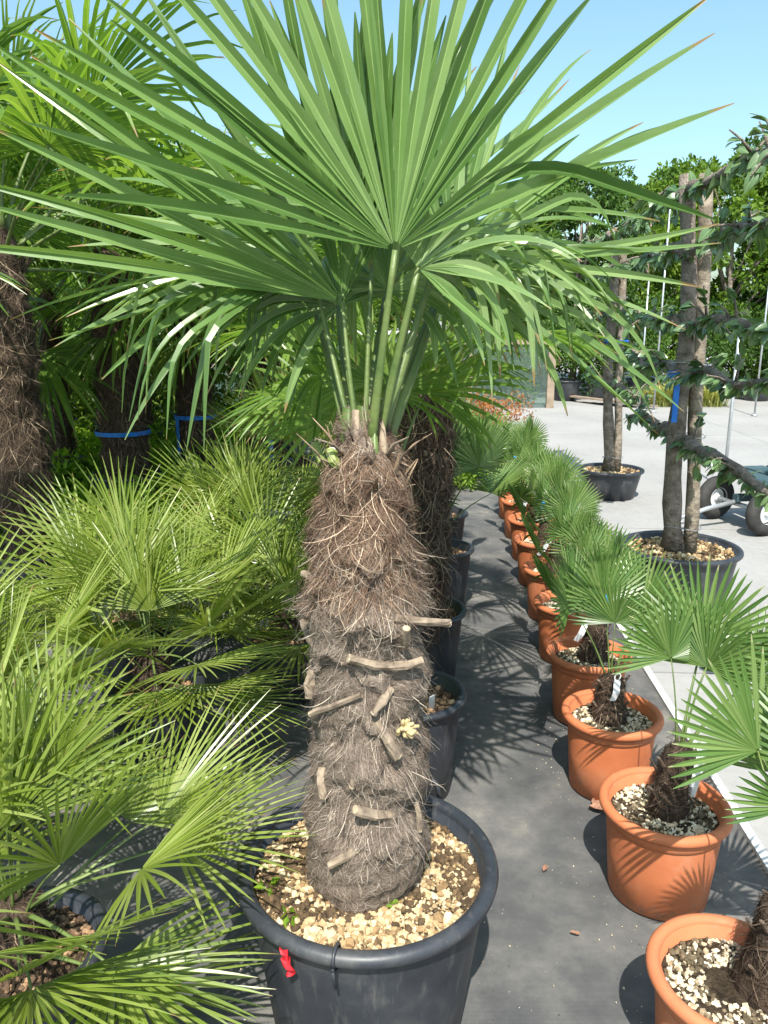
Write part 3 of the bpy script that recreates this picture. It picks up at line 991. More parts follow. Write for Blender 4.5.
def main_frond(hx, hy, Y, ang, back, ncam, Rl, n, spread, droop, seed, base=(0, 0), kinks=None, rs=0.36, nup=0.3, label=None, **kw):
    """ang: direction of the middle segment seen from the front (deg, 0 = right, 90 = up); back: how far it leans away (+) or towards (-) the camera"""
    P = atY(hx, hy, Y) - np.array([MX, MY, SOILZ])
    a = math.radians(ang)
    D = np.array([math.cos(a), back, math.sin(a)])
    Nn = np.array([0.0, -ncam, nup])
    fr = put('frond', blade_mesh('main_blade', 'leaf_main', P, D, Nn, Rl, n, spread, rs, droop, seed=seed, kinks=kinks, **kw), palm)
    b = crown_c + np.array([base[0], base[1], 0.0])
    put('petiole', stalk_mesh('main_stalk', b, P, np.array([base[0] * 0.3, base[1] * 0.3, 0.0]) + (P - b) * np.array([-0.08, -0.08, 0.0]), 0.0115, 0.006), fr)
    return fr


# bent segment of the big front fan
bent = {21: (0.38, unit([0.93, -0.20, -0.36]))}
main_frond(395, 250, 1.38, 97, 0.20, 1.0, 0.70, 24, 140, 0.07, 101, (0.01, -0.035), lat=0.55, kinks=bent, kink=0.0, rs=0.38, jit=2.2, pleat=0.7, wscale=0.80, ragged=0.10)
main_frond(343, 302, 1.50, 116, 0.16, 1.0, 0.74, 18, 112, 0.10, 102, (-0.012, -0.02), kink=0.06, rs=0.35, jit=2.4, pleat=0.7, wscale=0.76, ragged=0.10)
main_frond(452, 262, 1.76, 48, 0.45, 0.9, 0.60, 28, 190, 0.42, 103, (0.04, 0.02), kink=0.2, jit=2.2, rs=0.33, wscale=0.8, ragged=0.12)
main_frond(312, 268, 1.60, 178, 0.05, 0.5, 0.54, 17, 120, 0.9, 104, (-0.02, 0.0), kink=0.85, kdown=(2.0, 6.0), nup=0.9, jit=2.0, rs=0.25)
main_frond(438, 258, 1.58, 22, 0.05, 0.4, 0.38, 18, 150, 1.6, 105, (0.025, 0.0), kink=0.6, kdown=(1.5, 5.0), nup=0.95, jit=2.0, rs=0.28)
main_frond(456, 258, 1.82, 14, 0.35, 0.3, 0.44, 24, 190, 1.7, 106, (0.025, 0.02), kink=0.4, kdown=(1.5, 4.0), nup=0.95, jit=1.8, rs=0.28)
main_frond(300, 250, 1.84, 146, 0.7, 0.6, 0.62, 28, 200, 0.5, 107, (-0.03, 0.04), kink=0.15, nup=0.8, jit=2.0, rs=0.31, wscale=0.85, ragged=0.12)
main_frond(400, 220, 1.90, 82, 0.75, 0.9, 0.60, 28, 200, 0.5, 109, (0.0, 0.05), kink=0.12, nup=0.6, jit=2.0, rs=0.31, wscale=0.85, ragged=0.12)
main_frond(415, 275, 1.95, 40, 0.9, 0.3, 0.48, 26, 220, 1.3, 110, (0.03, 0.05), kink=0.3, kdown=(1.5, 4.0), nup=0.95, rs=0.28)
main_frond(335, 290, 1.95, 150, 0.9, 0.3, 0.48, 26, 220, 1.5, 111, (-0.02, 0.05), kink=0.3, kdown=(1.5, 4.0), nup=0.95, rs=0.28)
main_frond(372, 265, 1.54, 95, 0.05, 1.0, 0.46, 9, 45, 0.05, 112, (0.0, 0.0), kink=0.0, rs=0.5)
main_frond(418, 268, 1.42, 40, 0.0, 0.7, 0.27, 16, 170, 2.6, 113, (0.02, -0.02), kink=0.4, kdown=(2.0, 5.0), nup=0.8, rs=0.3, jit=1.8)
main_frond(338, 306, 1.62, 130, 0.2, 0.7, 0.30, 20, 210, 2.6, 114, (-0.01, 0.01), kink=0.4, kdown=(2.0, 5.0), nup=0.8, rs=0.3, jit=1.8)
main_frond(388, 290, 1.62, 70, 0.1, 0.6, 0.28, 20, 210, 2.8, 115, (0.01, 0.01), kink=0.5, kdown=(2.0, 5.0), nup=0.8, rs=0.3, jit=1.8)

rib = Build()
q = at(285, 958, MP_H - 0.02) if False else None
# red ribbon and black tie on the rim of the big pot
rp = np.array([MX, MY, 0])


def rim_pt(px, py, z=MP_H - 0.018):
    p = at(px, py, z) - rp
    a = math.atan2(p[1], p[0])
    return a


a1 = rim_pt(287, 948)
rb = []
for k in range(7):
    t = k / 6
    rr2 = 0.2865 + 0.004 * math.sin(k * 2.2) - (0.018 * t if t > 0.3 else 0)
    z = MP_H - 0.012 - 0.075 * t
    da = 0.022 * math.sin(k * 1.7) * 0.6
    w = 0.034 * (1 - 0.25 * math.sin(k * 1.3))
    for s_ in (-0.5, 0, 0.5):
        rb.append((rp[0] + (rr2 + 0.004 * (s_ == 0) * (-1) ** k) * math.cos(a1 + da + s_ * w * 2), rp[1] + (rr2 + 0.004 * (s_ == 0) * (-1) ** k) * math.sin(a1 + da + s_ * w * 2), z + 0.004 * s_ * (-1) ** k))
rf = [(i * 3 + j, i * 3 + j + 1, i * 3 + j + 4, i * 3 + j + 3) for i in range(6) for j in range(2)]
o = put('ribbon', make_mesh('ribbon', rb, rf, 'red'))
sm = o.modifiers.new('thick', 'SOLIDIFY')
sm.thickness = 0.002
tag(o, 'crumpled red ribbon hanging on the rim of the large black pot', 'ribbon')
a2 = rim_pt(335, 960)
tb = Build()
cx, cy = rp[0] + math.cos(a2) * 0.262, rp[1] + math.sin(a2) * 0.262
loop = []
for k in range(17):
    t = 2 * math.pi * k / 16
    q = 0.0245 * math.cos(t)
    loop.append((cx + math.cos(a2) * q, cy + math.sin(a2) * q, MP_H - 0.020 + 0.0245 * math.sin(t)))
tb.tube(loop, 0.0035, 6)
tb.tube([(cx + math.cos(a2) * 0.024, cy + math.sin(a2) * 0.024, MP_H - 0.03), (cx + math.cos(a2) * 0.022 + 0.004, cy + math.sin(a2) * 0.02, MP_H - 0.07)], [0.0035, 0.0025], 6)
tag(put('cable_tie', tb.mesh('cable_tie', 'black', True)), 'black tie looped round the rim of the large black pot', 'cable tie')

# ------------------------------------------------------------------ frond pools
POOL_TALL = frond_pool('tall', 'leaf_tall', [(84, 0.42, 0, 0.8), (72, 0.5, 2, 0.95), (58, 0.55, 0, 1.0), (45, 0.58, -5, 1.0), (30, 0.6, -8, 1.02), (15, 0.6, -12, 1.0), (0, 0.58, -18, 1.0), (-18, 0.5, -22, 0.95)],
                       0.60, 36, 230, 0.36, 0.85, 0.0075, kink=0.09, st=8)
POOL_BUSH = frond_pool('bush', 'leaf_bush', [(86, 0.24, 4, 0.9), (74, 0.28, 6, 1.0), (62, 0.3, 6, 1.0), (50, 0.32, 4, 1.05), (36, 0.34, 4, 1.0), (22, 0.32, 0, 0.95), (8, 0.28, -6, 0.9)],
                       0.36, 25, 165, 0.24, 0.20, 0.0042, kink=0.03, st=7, wscale=1.15, cup=0.12, lat=0.8)
POOL_DWARF = frond_pool('dwarf', 'leaf_dwarf', [(86, 0.20, 6, 0.8), (76, 0.25, 8, 0.95), (64, 0.27, 10, 1.0), (52, 0.27, 8, 1.0), (40, 0.26, 4, 1.0), (24, 0.24, 0, 0.95)],
                        0.215, 30, 205, 0.56, 0.05, 0.0038, kink=0.02, st=7, wscale=0.86, cup=0.16, lat=0.82, jit=0.6, ragged=0.04)


def pool_palm(name, label, loc, pool, h, r0, r1, count, fib_n, seed, group, lean=(0, 0), dark=True, scale=1.0, elmin=-90, elmax=95, az=None, cat='palm', amp=0.012, hangf=0.4, zdrop=0.12, rz=0.0, explicit=None):
    t = thing(name, label, cat, loc, rz, group)
    r = random.Random(seed)
    zz = [0, h * 0.15, h * 0.4, h * 0.7, h * 0.93, h]
    rr2 = [r0, r0 * 1.03, (r0 + r1) / 2, r1 * 1.04, r1 * 0.9, r1 * 0.4]
    big = h > 0.5
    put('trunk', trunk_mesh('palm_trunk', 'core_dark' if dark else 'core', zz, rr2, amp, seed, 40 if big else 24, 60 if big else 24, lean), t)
    if fib_n:
        seed_of['pf%d' % seed] = seed
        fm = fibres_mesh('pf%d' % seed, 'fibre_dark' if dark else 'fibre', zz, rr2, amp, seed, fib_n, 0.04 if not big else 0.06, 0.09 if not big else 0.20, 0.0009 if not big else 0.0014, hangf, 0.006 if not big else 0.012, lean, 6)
        tag(put('trunk_fibre', fm, t), kind='stuff')
    e = put('crown_anchor', None, t) if False else None
    if explicit:
        place_fronds(t, pool, h - 0.02, explicit, lean, r1 * 0.35)
        return t
    crown(t, pool, h + 0.01, count, r, r1 * 0.7, scale, elmin, elmax, az, zdrop)
    for ch in t.children:
        if ch.name.startswith('frond'):
            ch.location.x += lean[0]
            ch.location.y += lean[1]
    return t


def leaf_bases(t, h, r0, r1, n, seed, mat='stub', L=0.05, w=0.010):
    """old cut leaf stalks standing off a trunk"""
    r = random.Random(seed)
    for k in range(n):
        z = h * (0.08 + 0.85 * k / n)
        a = k * 2.4 + r.uniform(-0.2, 0.2)
        rr2 = r0 + (r1 - r0) * z / h
        p0 = np.array([math.cos(a) * rr2 * 0.9, math.sin(a) * rr2 * 0.9, z])
        d = unit([math.cos(a) * 0.6, math.sin(a) * 0.6, 0.9])
        put('stalk_stub', make_mesh('stalk_stub', *tube([p0, p0 + d * L * 0.5, p0 + d * L], [w * 1.3, w, w * 0.85], 6, True, 0.5), mat), t)


# ------------------------------------------------------------------ black pots behind the main palm
make_pot('plant_pot', 'black', (0.085, 2.37, 0), 'black pot just behind the trunk of the front palm, nearest of the middle row', 'plant pot', 'black plant pots', R_=0.19, h=0.36, soil=0.05, peb='peb_bark', npeb=500, r_in=0.04, pseed=3)
make_pot('plant_pot', 'black', (0.165, 3.14, 0), 'black pot carrying the shaggy trunk behind the front palm', 'plant pot', 'black plant pots', R_=0.19, h=0.36, soil=0.05, peb='peb_bark', npeb=500, r_in=0.04, pseed=4)
make_pot('plant_pot', 'black', (0.30, 4.06, 0), 'black pot third behind the large front pot, beside the aisle', 'plant pot', 'black plant pots', R_=0.19, h=0.36, soil=0.05, peb='peb_bark', npeb=500, r_in=0.04, pseed=5)
make_pot('plant_pot', 'black', (0.35, 4.85, 0), 'farthest black pot of the middle row beside the aisle', 'plant pot', 'black plant pots', R_=0.19, h=0.36, soil=0.05, peb='peb_bark', npeb=500, r_in=0.04, pseed=3)
p1 = pool_palm('windmill_palm', 'windmill palm half hidden directly behind the trunk of the front palm', (0.0, 2.37, 0.30), POOL_TALL, 0.80, 0.085, 0.07, 5, 1800, 31, 'windmill palms', elmin=55, scale=0.7, az=[0.9, 0.2, 1.6, -0.6])
p2 = pool_palm('windmill_palm', 'windmill palm with brown shaggy trunk standing behind the front palm on its right', (0.15, 3.08, 0.30), POOL_TALL, 1.18, 0.105, 0.115, 15, 5200, 32, 'windmill palms', dark=True, scale=0.68, hangf=0.7, elmin=10)
leaf_bases(p2, 1.1, 0.105, 0.115, 34, 5, 'stub', 0.05, 0.009)
p3 = pool_palm('fan_palm', 'dark green fan palm with stiff leaves at aisle beyond the shaggy trunks', (0.30, 4.06, 0.31), POOL_DWARF, 0.25, 0.06, 0.05, 12, 500, 33, 'fan palms in the middle row', scale=1.3, elmin=38)
p4 = pool_palm('fan_palm', 'farthest fan palm of the middle row beside the aisle', (0.35, 4.85, 0.31), POOL_DWARF, 0.35, 0.06, 0.05, 10, 400, 34, 'fan palms in the middle row', scale=1.1, elmin=38)
# pale label in the nearest of these pots and the pot's lifting handle
b = Build()
b.box((0, 0, 0.05), (0.022, 0.0018, 0.10))
o = put('plant_label', b.mesh('plant_label', 'white'), None, (0.155, 2.33, 0.30), (0.5, -0.25, 0.4))
tag(o, 'pale plastic label stuck in the black pot behind the front palm', 'plant label', 'plant labels')

# ------------------------------------------------------------------ terracotta row
TERRA = [(0.70, 1.30), (0.765, 1.875), (0.765, 2.38), (0.81, 2.86), (0.865, 3.43), (0.905, 3.95), (0.945, 4.50), (0.985, 5.0), (1.02, 5.55), (1.06, 6.12)]
DWARF = []
ORD = ['nearest', 'second', 'third', 'fourth', 'fifth', 'sixth', 'seventh', 'eighth', 'ninth', 'farthest']
for i, (x, y) in enumerate(TERRA):
    lab = 'terracotta pot %s' % ('nearest the camera, cut by the bottom right corner of the picture' if i == 0 else
                                 'at the far end of the row of terracotta pots' if i == 9 else '%s from the front in the row along the aisle' % ORD[i])
    make_pot('terracotta_pot', 'terra', (x, y, 0), lab, 'plant pot', 'row of terracotta pots', R_=0.174 if i == 1 else 0.166, h=0.282, rz=i * 1.3, soil=0.045, peb='peb_terra', npeb=1300, r_in=0.05, psz=(0.0018, 0.0115), pseed=5 + i % 3)
    lab = ('small fan palm with thick hairy trunk in the nearest terracotta pot' if i == 0 else 'small fan palm in the terracotta pot at the far end of the row' if i == 9 else
           'small stiff-leaved fan palm in the %s terracotta pot from the front' % ORD[i])
    hh = [0.20, 0.20, 0.17, 0.16, 0.15, 0.17, 0.15, 0.16, 0.15, 0.18][i]
    dx, dy, lx, ly = [(0.085, -0.01, 0.03, 0.02), (0.012, 0.0, 0.02, 0.02), (-0.01, 0.0, 0.0, 0.01), (0.02, 0.0, 0.01, 0.02), (0.02, 0, 0, 0), (0.0, 0, 0.02, 0), (0.02, 0, 0, 0), (0.0, 0, 0.02, 0), (0, 0, 0, 0), (0, 0, 0, 0)][i]
    az = None
    ex = {0: [(0.15, 2, 1.08), (-0.9, 1, 1.1), (-1.7, 3, 1.1), (-0.5, 4, 1.05), (-2.4, 3, 1.0), (0.1, 0, 1.0)],
          1: [(0.1, 1, 0.98), (-0.6, 2, 1.1), (-1.4, 3, 1.0), (-1.0, 1, 0.95)],
          2: [(0.15, 1, 1.0), (1.0, 2, 1.0), (-0.95, 2, 0.95), (-0.3, 0, 0.95), (-1.8, 2, 0.8)]}.get(i)
    t = pool_palm('dwarf_fan_palm', lab, (x + dx, y + dy, 0.235), POOL_DWARF, hh, 0.050 if i else 0.075, 0.040 if i else 0.065, 7, 700 if i < 4 else 300, 60 + i, 'dwarf fan palms in terracotta pots',
                  lean=(lx, ly), amp=0.006, scale=[1.12, 1.12, 0.98, 0.86, 0.84, 0.86, 0.92, 0.84, 0.86, 0.92][i], az=az, explicit=ex, elmin=50, zdrop=0.05, hangf=0.25, rz=0.0)
    DWARF.append(t)
    if i < 5:
        leaf_bases(t, hh, 0.050 if i else 0.075, 0.040, 14, 70 + i, 'core', 0.035, 0.008)
    # white loop label on the trunk, small blue tag on some leaves
    if i in (0, 1, 2, 3, 4, 5, 7):
        r = random.Random(i)
        bl = Build()
        L = 0.15 if i == 1 else 0.075
        wv = [(-0.011, 0, 0), (0.011, 0, 0), (0.012, -0.012, -L * 0.5), (-0.011, -0.012, -L * 0.5), (0.010, -0.004, -L), (-0.010, -0.004, -L)]
        wv += [(p[0], p[1] + 0.0012, p[2]) for p in wv]
        bl.add(wv, [(0, 1, 2, 3), (3, 2, 4, 5), (7, 6, 9, 8), (8, 9, 11, 10), (0, 6, 7, 1), (5, 4, 10, 11), (1, 7, 8, 2), (2, 8, 10, 4), (0, 3, 9, 6), (3, 5, 11, 9)])
        lp = []
        for k in range(13):
            a = 2 * math.pi * k / 12
            lp.append((0.010 * math.cos(a), 0.004, 0.012 + 0.014 * math.sin(a)))
        bl.tube(lp, 0.0022, 5)
        sx = {0: -0.02, 1: 0.055, 2: 0.0}.get(i, -0.055)
        sy = {2: -0.06}.get(i, -0.045)
        o = put('plant_label', bl.mesh('plant_label', 'white'), None, (x + dx + sx, y + dy + sy, 0.235 + hh * 0.95 + (0.03 if i == 1 else 0.02)), (0.15, (0.25 if i == 1 else 0.5 + r.uniform(-0.2, 0.3)) if i > 2 else 0.1, r.uniform(-0.4, 0.2)))
        tag(o, 'white loop label on the palm in the %s terracotta pot' % (ORD[i] if i == 0 else ORD[i] + ' nearest'), 'plant label', 'plant labels')
for i, wh in ((2, 'third'), (5, 'sixth'), (6, 'seventh'), (8, 'ninth')):
    best = None
    for ch in DWARF[i].children:                       # hang the tag where a leaf meets its stalk, on the camera's side
        if ch.name.startswith('frond'):
            p = DWARF[i].location + ch.location + ch.rotation_euler.to_matrix() @ (Vector(ch.data['hast']) * ch.scale[0])
            if math.cos(ch.rotation_euler[2]) > 0.2 and (best is None or p.z - 0.3 * p.y > best.z - 0.3 * best.y):
                best = p
    b = Build()
    b.box((0, 0, 0), (0.018, 0.0015, 0.034)).box((0, 0, 0.02), (0.004, 0.0012, 0.012))
    o = put('leaf_tag', b.mesh('leaf_tag', 'bluetag'), None, best + Vector((0, -0.022, 0.016)), (-0.3, 0.2, 0.3))
    tag(o, 'small blue tag among the leaves of the %s terracotta palm' % wh, 'tag', 'blue leaf tags')

# ------------------------------------------------------------------ bush palms on the left
LEFT = [(-0.76, 1.36, 0.15, 'yellow-green bushy fan palm filling the lower left corner', 17, 1.0, None),
        (-0.82, 2.55, 0.16, 'yellow-green bushy fan palm second on the left, left of the front trunk', 16, 0.90, None),
        (-0.66, 3.75, 0.20, 'yellow-green bushy fan palm third on the left, behind the front trunk', 15, 0.90, None),
        (-0.52, 4.9, 0.45, 'farthest yellow-green bushy fan palm left of the shaggy trunks', 19, 1.1, None),
        (-1.25, 2.15, 0.12, 'yellow-green bushy fan palm at the left edge behind the corner palm', 17, 0.78, None),
        (-1.10, 3.25, 0.12, 'yellow-green bushy fan palm between the second palm and the dark edge trunk', 15, 0.62, None),
        (-0.42, 3.05, 0.10, 'low yellow-green bushy fan palm just left behind the front trunk', 13, 0.75, None)]
for i, (x, y, h, lab, cnt, sc, az) in enumerate(LEFT):
    make_pot('plant_pot', 'black', (x, y, 0), ['black pot under the bushy palm in the lower left corner', 'black pot under the second bushy palm on the left', 'black pot under the third bushy palm on the left',
             'black pot under the farthest bushy palm on the left', 'black pot under the bushy palm at the left edge', 'black pot under the bushy palm beside the dark trunk at the left edge', 'black pot under the low bushy palm behind the front trunk'][i], 'plant pot', 'black plant pots', R_=0.18, h=0.29, soil=0.04, peb='peb_bark', npeb=500, r_in=0.05, pseed=4 + i % 2)
    t = pool_palm('bush_palm', lab, (x, y, 0.25), POOL_BUSH, h, 0.06, 0.055, cnt, 700, 90 + i, 'bushy fan palms on the left', amp=0.007, scale=sc, zdrop=0.14, hangf=0.3)
    if i == 0:
        place_fronds(t, POOL_BUSH, h - 0.02, [(-2.6, 5, 0.9), (-1.25, 5, 0.95), (-2.1, 6, 0.95), (3.0, 6, 0.9), (2.6, 5, 0.95), (-2.9, 4, 0.85), (2.1, 4, 0.9), (-1.8, 4, 0.9), (-3.1, 5, 0.8)], (0, 0), 0.03)
    else:
        place_fronds(t, POOL_BUSH, h, [(0.5, 2, 1.0), (1.2, 3, 1.0), (-1.2, 3, 1.0), (2.3, 5, 0.95), (-2.4, 5, 0.95), (3.1, 4, 0.9), (-2.0, 4, 0.95), (2.7, 5, 0.9), (-2.8, 6, 0.95)], (0, 0), 0.03)

# ------------------------------------------------------------------ tall palms on the far left
TALL = [(-1.83, 3.90, 1.62, 0.118, 'dark-trunked palm at the left edge of the picture', None, 20),
        (-2.00, 5.95, 1.75, 0.17, 'stout palm in the pot with a level blue strap', 0.62, 16),
        (-1.56, 6.45, 1.60, 0.14, 'palm whose pot has a blue strap hanging down its side', 0.70, 24),
        (-1.02, 6.70, 1.55, 0.14, 'rightmost dark trunk behind the bushy palms, with a short blue strap', 0.66, 24),
        (-2.75, 6.6, 1.45, 0.09, 'slender palm between the left edge trunk and the strapped palms', None, 14),
        (-2.9, 4.9, 2.0, 0.12, 'palm whose crown fills the left edge behind the dark trunk', None, 18),
        (-2.6, 8.3, 1.9, 0.13, 'palm deep in the shade behind the strapped palms', None, 15),
        (-1.2, 8.6, 1.7, 0.13, 'palm farthest back behind the front palm on its left', None, 22)]
for i, (x, y, h, r0, lab, strap, cnt) in enumerate(TALL):
    ph = 0.40
    if strap or i == 0:
        pass
    make_pot('plant_pot', 'black', (x, y, 0), 'black pot of the ' + ['dark trunk at the left edge', 'stout palm with the level blue strap', 'palm with the hanging blue strap', 'rightmost strapped palm', 'slender palm at left',
             'crown at the left edge', 'palm deep in shade', 'palm farthest back'][i], 'plant pot', 'black plant pots', R_=r0 + 0.11, h=ph, soil=0.05, peb='peb_bark', npeb=300, r_in=0.1, pseed=3)
    t = pool_palm('tall_palm', lab, (x, y, 0.34), POOL_TALL, h, r0, r0 * 0.92, cnt, 4200 if i < 5 else 1500, 120 + i, 'tall palms on the left', amp=0.018, scale=1.2 if i else 1.3, hangf=0.6, zdrop=0.2, elmin=-5 if i else 10)
    leaf_bases(t, h, r0, r0 * 0.92, 22 if i < 5 else 8, 130 + i, 'core', 0.09, 0.014)
    if strap:
        b = Build()
        zc = {1: 0.72, 2: 0.78, 3: 0.70}[i]
        rr2 = r0 * 1.10 + 0.014
        b.add(*lathe([(rr2, zc - 0.016), (rr2 + 0.004, zc - 0.016), (rr2 + 0.004, zc + 0.016), (rr2, zc + 0.016)], 40, True))
        if i > 1:
            a = -2.3 if i == 2 else -1.2
            px_, py_ = math.cos(a) * (rr2 + 0.008), math.sin(a) * (rr2 + 0.008)
            b.box((px_, py_, zc - 0.15), (0.035, 0.006, 0.30), a + math.pi / 2)
        o = put('strap', b.mesh('strap', 'blue'), None, (x, y, 0))
        tag(o, ['', 'level blue strap round the stout palm trunk', 'blue strap with a long hanging end on the middle strapped palm', 'blue strap on the rightmost strapped palm'][i], 'strap', 'blue straps')


# ------------------------------------------------------------------ foliage helpers
def tree_meshes(prefix, mat, H, Rc, seed, clumps=64, per=190, size=0.11, zlow=0.25):
    r = random.Random(seed)
    cs, rs2 = [], []
    limbs = Build()
    tops = []
    th = H * 0.55
    tr = Build().tube([(0, 0, 0), (0.03, 0.02, th * 0.4), (-0.03, 0.04, th * 0.8), (0.02, 0, H * 0.85)], [0.09, 0.07, 0.05, 0.015], 8)
    for k in range(clumps):
        z = H * (zlow + (1 - zlow) * r.random() ** 0.8)
        w = Rc * (math.sin(math.pi * min(1, max(0.12, (z / H - zlow * 0.6) / (1.12 - zlow * 0.6)))) ** 0.6)
        a = r.uniform(0, 6.28)
        q = w * r.uniform(0.35, 1.05) ** 0.6
        c = (q * math.cos(a), q * math.sin(a), z)
        cs.append(c)
        rs2.append(r.uniform(0.22, 0.45) * Rc * 0.55)
        if k % 5 == 0:
            limbs.tube([(0, 0, z * 0.55), (c[0] * 0.5, c[1] * 0.5, z * 0.85), c], [0.03, 0.018, 0.006], 5)
    return tr.mesh(prefix + '_trunk', 'bark', True), limbs.mesh(prefix + '_limbs', 'bark', True), leaves_cloud(prefix + '_crown', mat, cs, rs2, per, size, seed, 0.85, 0.55)


TREES = [tree_meshes('oval', 'tree_a', 4.4, 1.25, 1), tree_meshes('round', 'tree_b', 3.6, 1.35, 2), tree_meshes('column', 'tree_a', 4.9, 1.0, 3, zlow=0.12), tree_meshes('loose', 'tree_b', 4.2, 1.2, 4, 40)]
BGT = [(4.1, 17.2, 0, 0.86), (5.7, 17.6, 3, 0.92), (7.2, 17.0, 1, 1.08), (8.4, 17.8, 2, 0.95), (9.6, 16.6, 1, 1.22), (6.4, 19.2, 2, 0.85), (11.3, 17.5, 0, 1.1), (2.4, 17.8, 0, 0.75),
       (0.7, 17.0, 1, 0.75), (-1.0, 16.6, 0, 0.8), (-2.8, 15.8, 3, 0.85), (-4.6, 15.2, 0, 0.95), (-6.6, 15.0, 2, 0.95), (-8.8, 15.0, 1, 1.1), (5.0, 20.0, 0, 1.0), (8.0, 20.5, 1, 1.25), (10.4, 20.0, 2, 1.1), (3.2, 20.5, 1, 0.95)]
for i, (x, y, k, sc) in enumerate(BGT):
    lab = {0: 'dark tree just right of the timber screen post', 1: 'bright tree behind the farther trained tree', 2: 'bright round tree between the two trained trees', 3: 'tall dark tree right behind the nearer trained tree',
           4: 'tallest bright tree at the right edge of the picture', 5: 'dark narrow tree in the second line behind the yard', 6: 'dark tree beyond the right edge of the yard', 7: 'low dark tree behind the glass screen beside its timber post',
           8: 'low bright tree behind the right half of the glass screen', 9: 'dark tree behind the middle of the glass screen', 10: 'loose bright tree behind the left half of the glass screen', 11: 'dark tree behind the tall palms, seen through their crowns',
           12: 'columnar dark tree behind the tall palms on the left', 13: 'bright round tree farthest left behind the palms', 14: 'dark tree in the second line left of the farther trained tree', 15: 'large bright tree in the second line right of the nearer trained tree', 16: 'dark tree in the second line at the right edge', 17: 'bright tree in the second line above the timber post'}[i]
    t = thing('broadleaf_tree', lab, 'tree', (x, y, -0.02), i * 1.7, 'trees beyond the yard')
    t.scale = (sc * 1.06, sc * 1.06, sc * (1.16 if x > 3 else 1.0))
    tm, lm, cm = TREES[k]
    tr_ = put('trunk', tm, t)
    put('limbs', lm, tr_)
    put('crown', cm, t)

# shrubs in black tubs in front of the trees, yellow grass
SHR = leaves_cloud('shrub_foliage', 'tree_a', [(R.uniform(-0.35, 0.35), R.uniform(-0.35, 0.35), R.uniform(0.55, 1.5)) for _ in range(22)], [0.28] * 22, 110, 0.08, 77)
for i, x in enumerate([3.6, 4.35, 5.1, 6.6, 7.4, 8.2, 9.0, 9.9]):
    y = 15.6 + 0.2 * (i % 2)
    make_pot('plant_pot', 'black', (x, y, 0), 'black tub %s from the left in the line of shrubs beyond the yard' % (['first'] + ORD[1:])[i], 'plant pot', 'black plant pots', R_=0.3, h=0.4, soil=0.05, peb='peb_bark', npeb=60, r_in=0.1, pseed=3)
    s = tag(put('shrub', SHR, None, (x, y, 0.3), (0, 0, i * 1.1), (1, 1, 0.9 + 0.25 * ((i * 3) % 4) / 3)), 'leafy shrub %s from the left in the line of tubs beyond the yard' % (['first'] + ORD[1:])[i], 'shrub', 'shrubs in tubs')


SHL = leaves_cloud('bed_shrub_foliage', 'tree_b', [(R.uniform(-0.55, 0.55), R.uniform(-0.4, 0.4), R.uniform(0.1, 1.7)) for _ in range(34)], [0.32] * 34, 130, 0.09, 78)
for i, (x, y, sc) in enumerate([(-5.2, 9.2, 1.2), (-4.1, 9.8, 1.0), (-3.2, 9.5, 1.1), (-2.2, 9.7, 0.9), (-1.5, 11.2, 0.9), (-0.5, 11.3, 0.85), (-3.9, 8.0, 1.0), (-4.6, 6.8, 1.0), (-6.0, 8.0, 1.5), (-3.6, 11.6, 1.4), (-5.4, 11.4, 1.5), (0.6, 15.4, 0.8), (1.5, 15.6, 0.85), (2.4, 15.4, 0.8), (3.4, 17.4, 1.0), (4.8, 17.0, 1.05), (6.2, 17.2, 1.1), (7.7, 17.0, 1.0), (9.1, 17.3, 1.15), (10.6, 16.6, 1.1)]):
    w_ = ['leftmost of the back line', 'second in the back line', 'third in the back line', 'fourth in the back line', 'beyond the pale-railed glass, left', 'beyond the pale-railed glass, right', 'in the gap left of the slender palm',
          'behind the crown at the left edge', 'at the far left edge', 'tall, deep behind the palms', 'tall, farthest left behind the palms', 'left of three seen through the timber-framed glass', 'middle of three seen through the timber-framed glass', 'right of three seen through the timber-framed glass', 'right of the timber post under the trees', 'left of the farther trained tree under the trees', 'between the trained trees under the trees', 'behind the nearer trained tree under the trees', 'right of the nearer trained tree under the trees', 'at the right edge under the trees'][i]
    tag(put('bed_shrub', SHL, None, (x, y, 0), (0, 0, i * 1.3), sc), ('leafy green shrub behind the tall palms, ' if i < 11 else 'leafy green shrub beyond the yard, ') + w_, 'shrub', 'shrubs behind the palm bed')


def grass_tuft(name, mat, n, h, spread, seed):
    g = np.random.default_rng(seed)
    K = 5
    a = g.uniform(0, 6.28, n)
    L = h * g.uniform(0.6, 1.2, n)
    x0, y0 = g.normal(0, spread * 0.25, n), g.normal(0, spread * 0.25, n)
    V = np.zeros((n, K, 2, 3))
    for k in range(K):
        t = k / (K - 1)
        rad = spread * t ** 1.5 * g.uniform(0.8, 1.2, n)
        x, y = x0 + np.cos(a) * rad, y0 + np.sin(a) * rad
        z = L * (t * 1.5 - 0.85 * t * t)
        w = 0.012 * (1 - t * 0.9)
        V[:, k, 0] = np.stack([x - np.sin(a) * w, y + np.cos(a) * w, z], -1)
        V[:, k, 1] = np.stack([x + np.sin(a) * w, y - np.cos(a) * w, z], -1)
    idx = np.arange(n * K * 2).reshape(n, K, 2)
    f = np.stack([idx[:, :-1, 0], idx[:, :-1, 1], idx[:, 1:, 1], idx[:, 1:, 0]], -1).reshape(-1, 4)
    return fast_mesh(name, V.reshape(-1, 3), f, mat, np.repeat(g.random(n), K * 2))


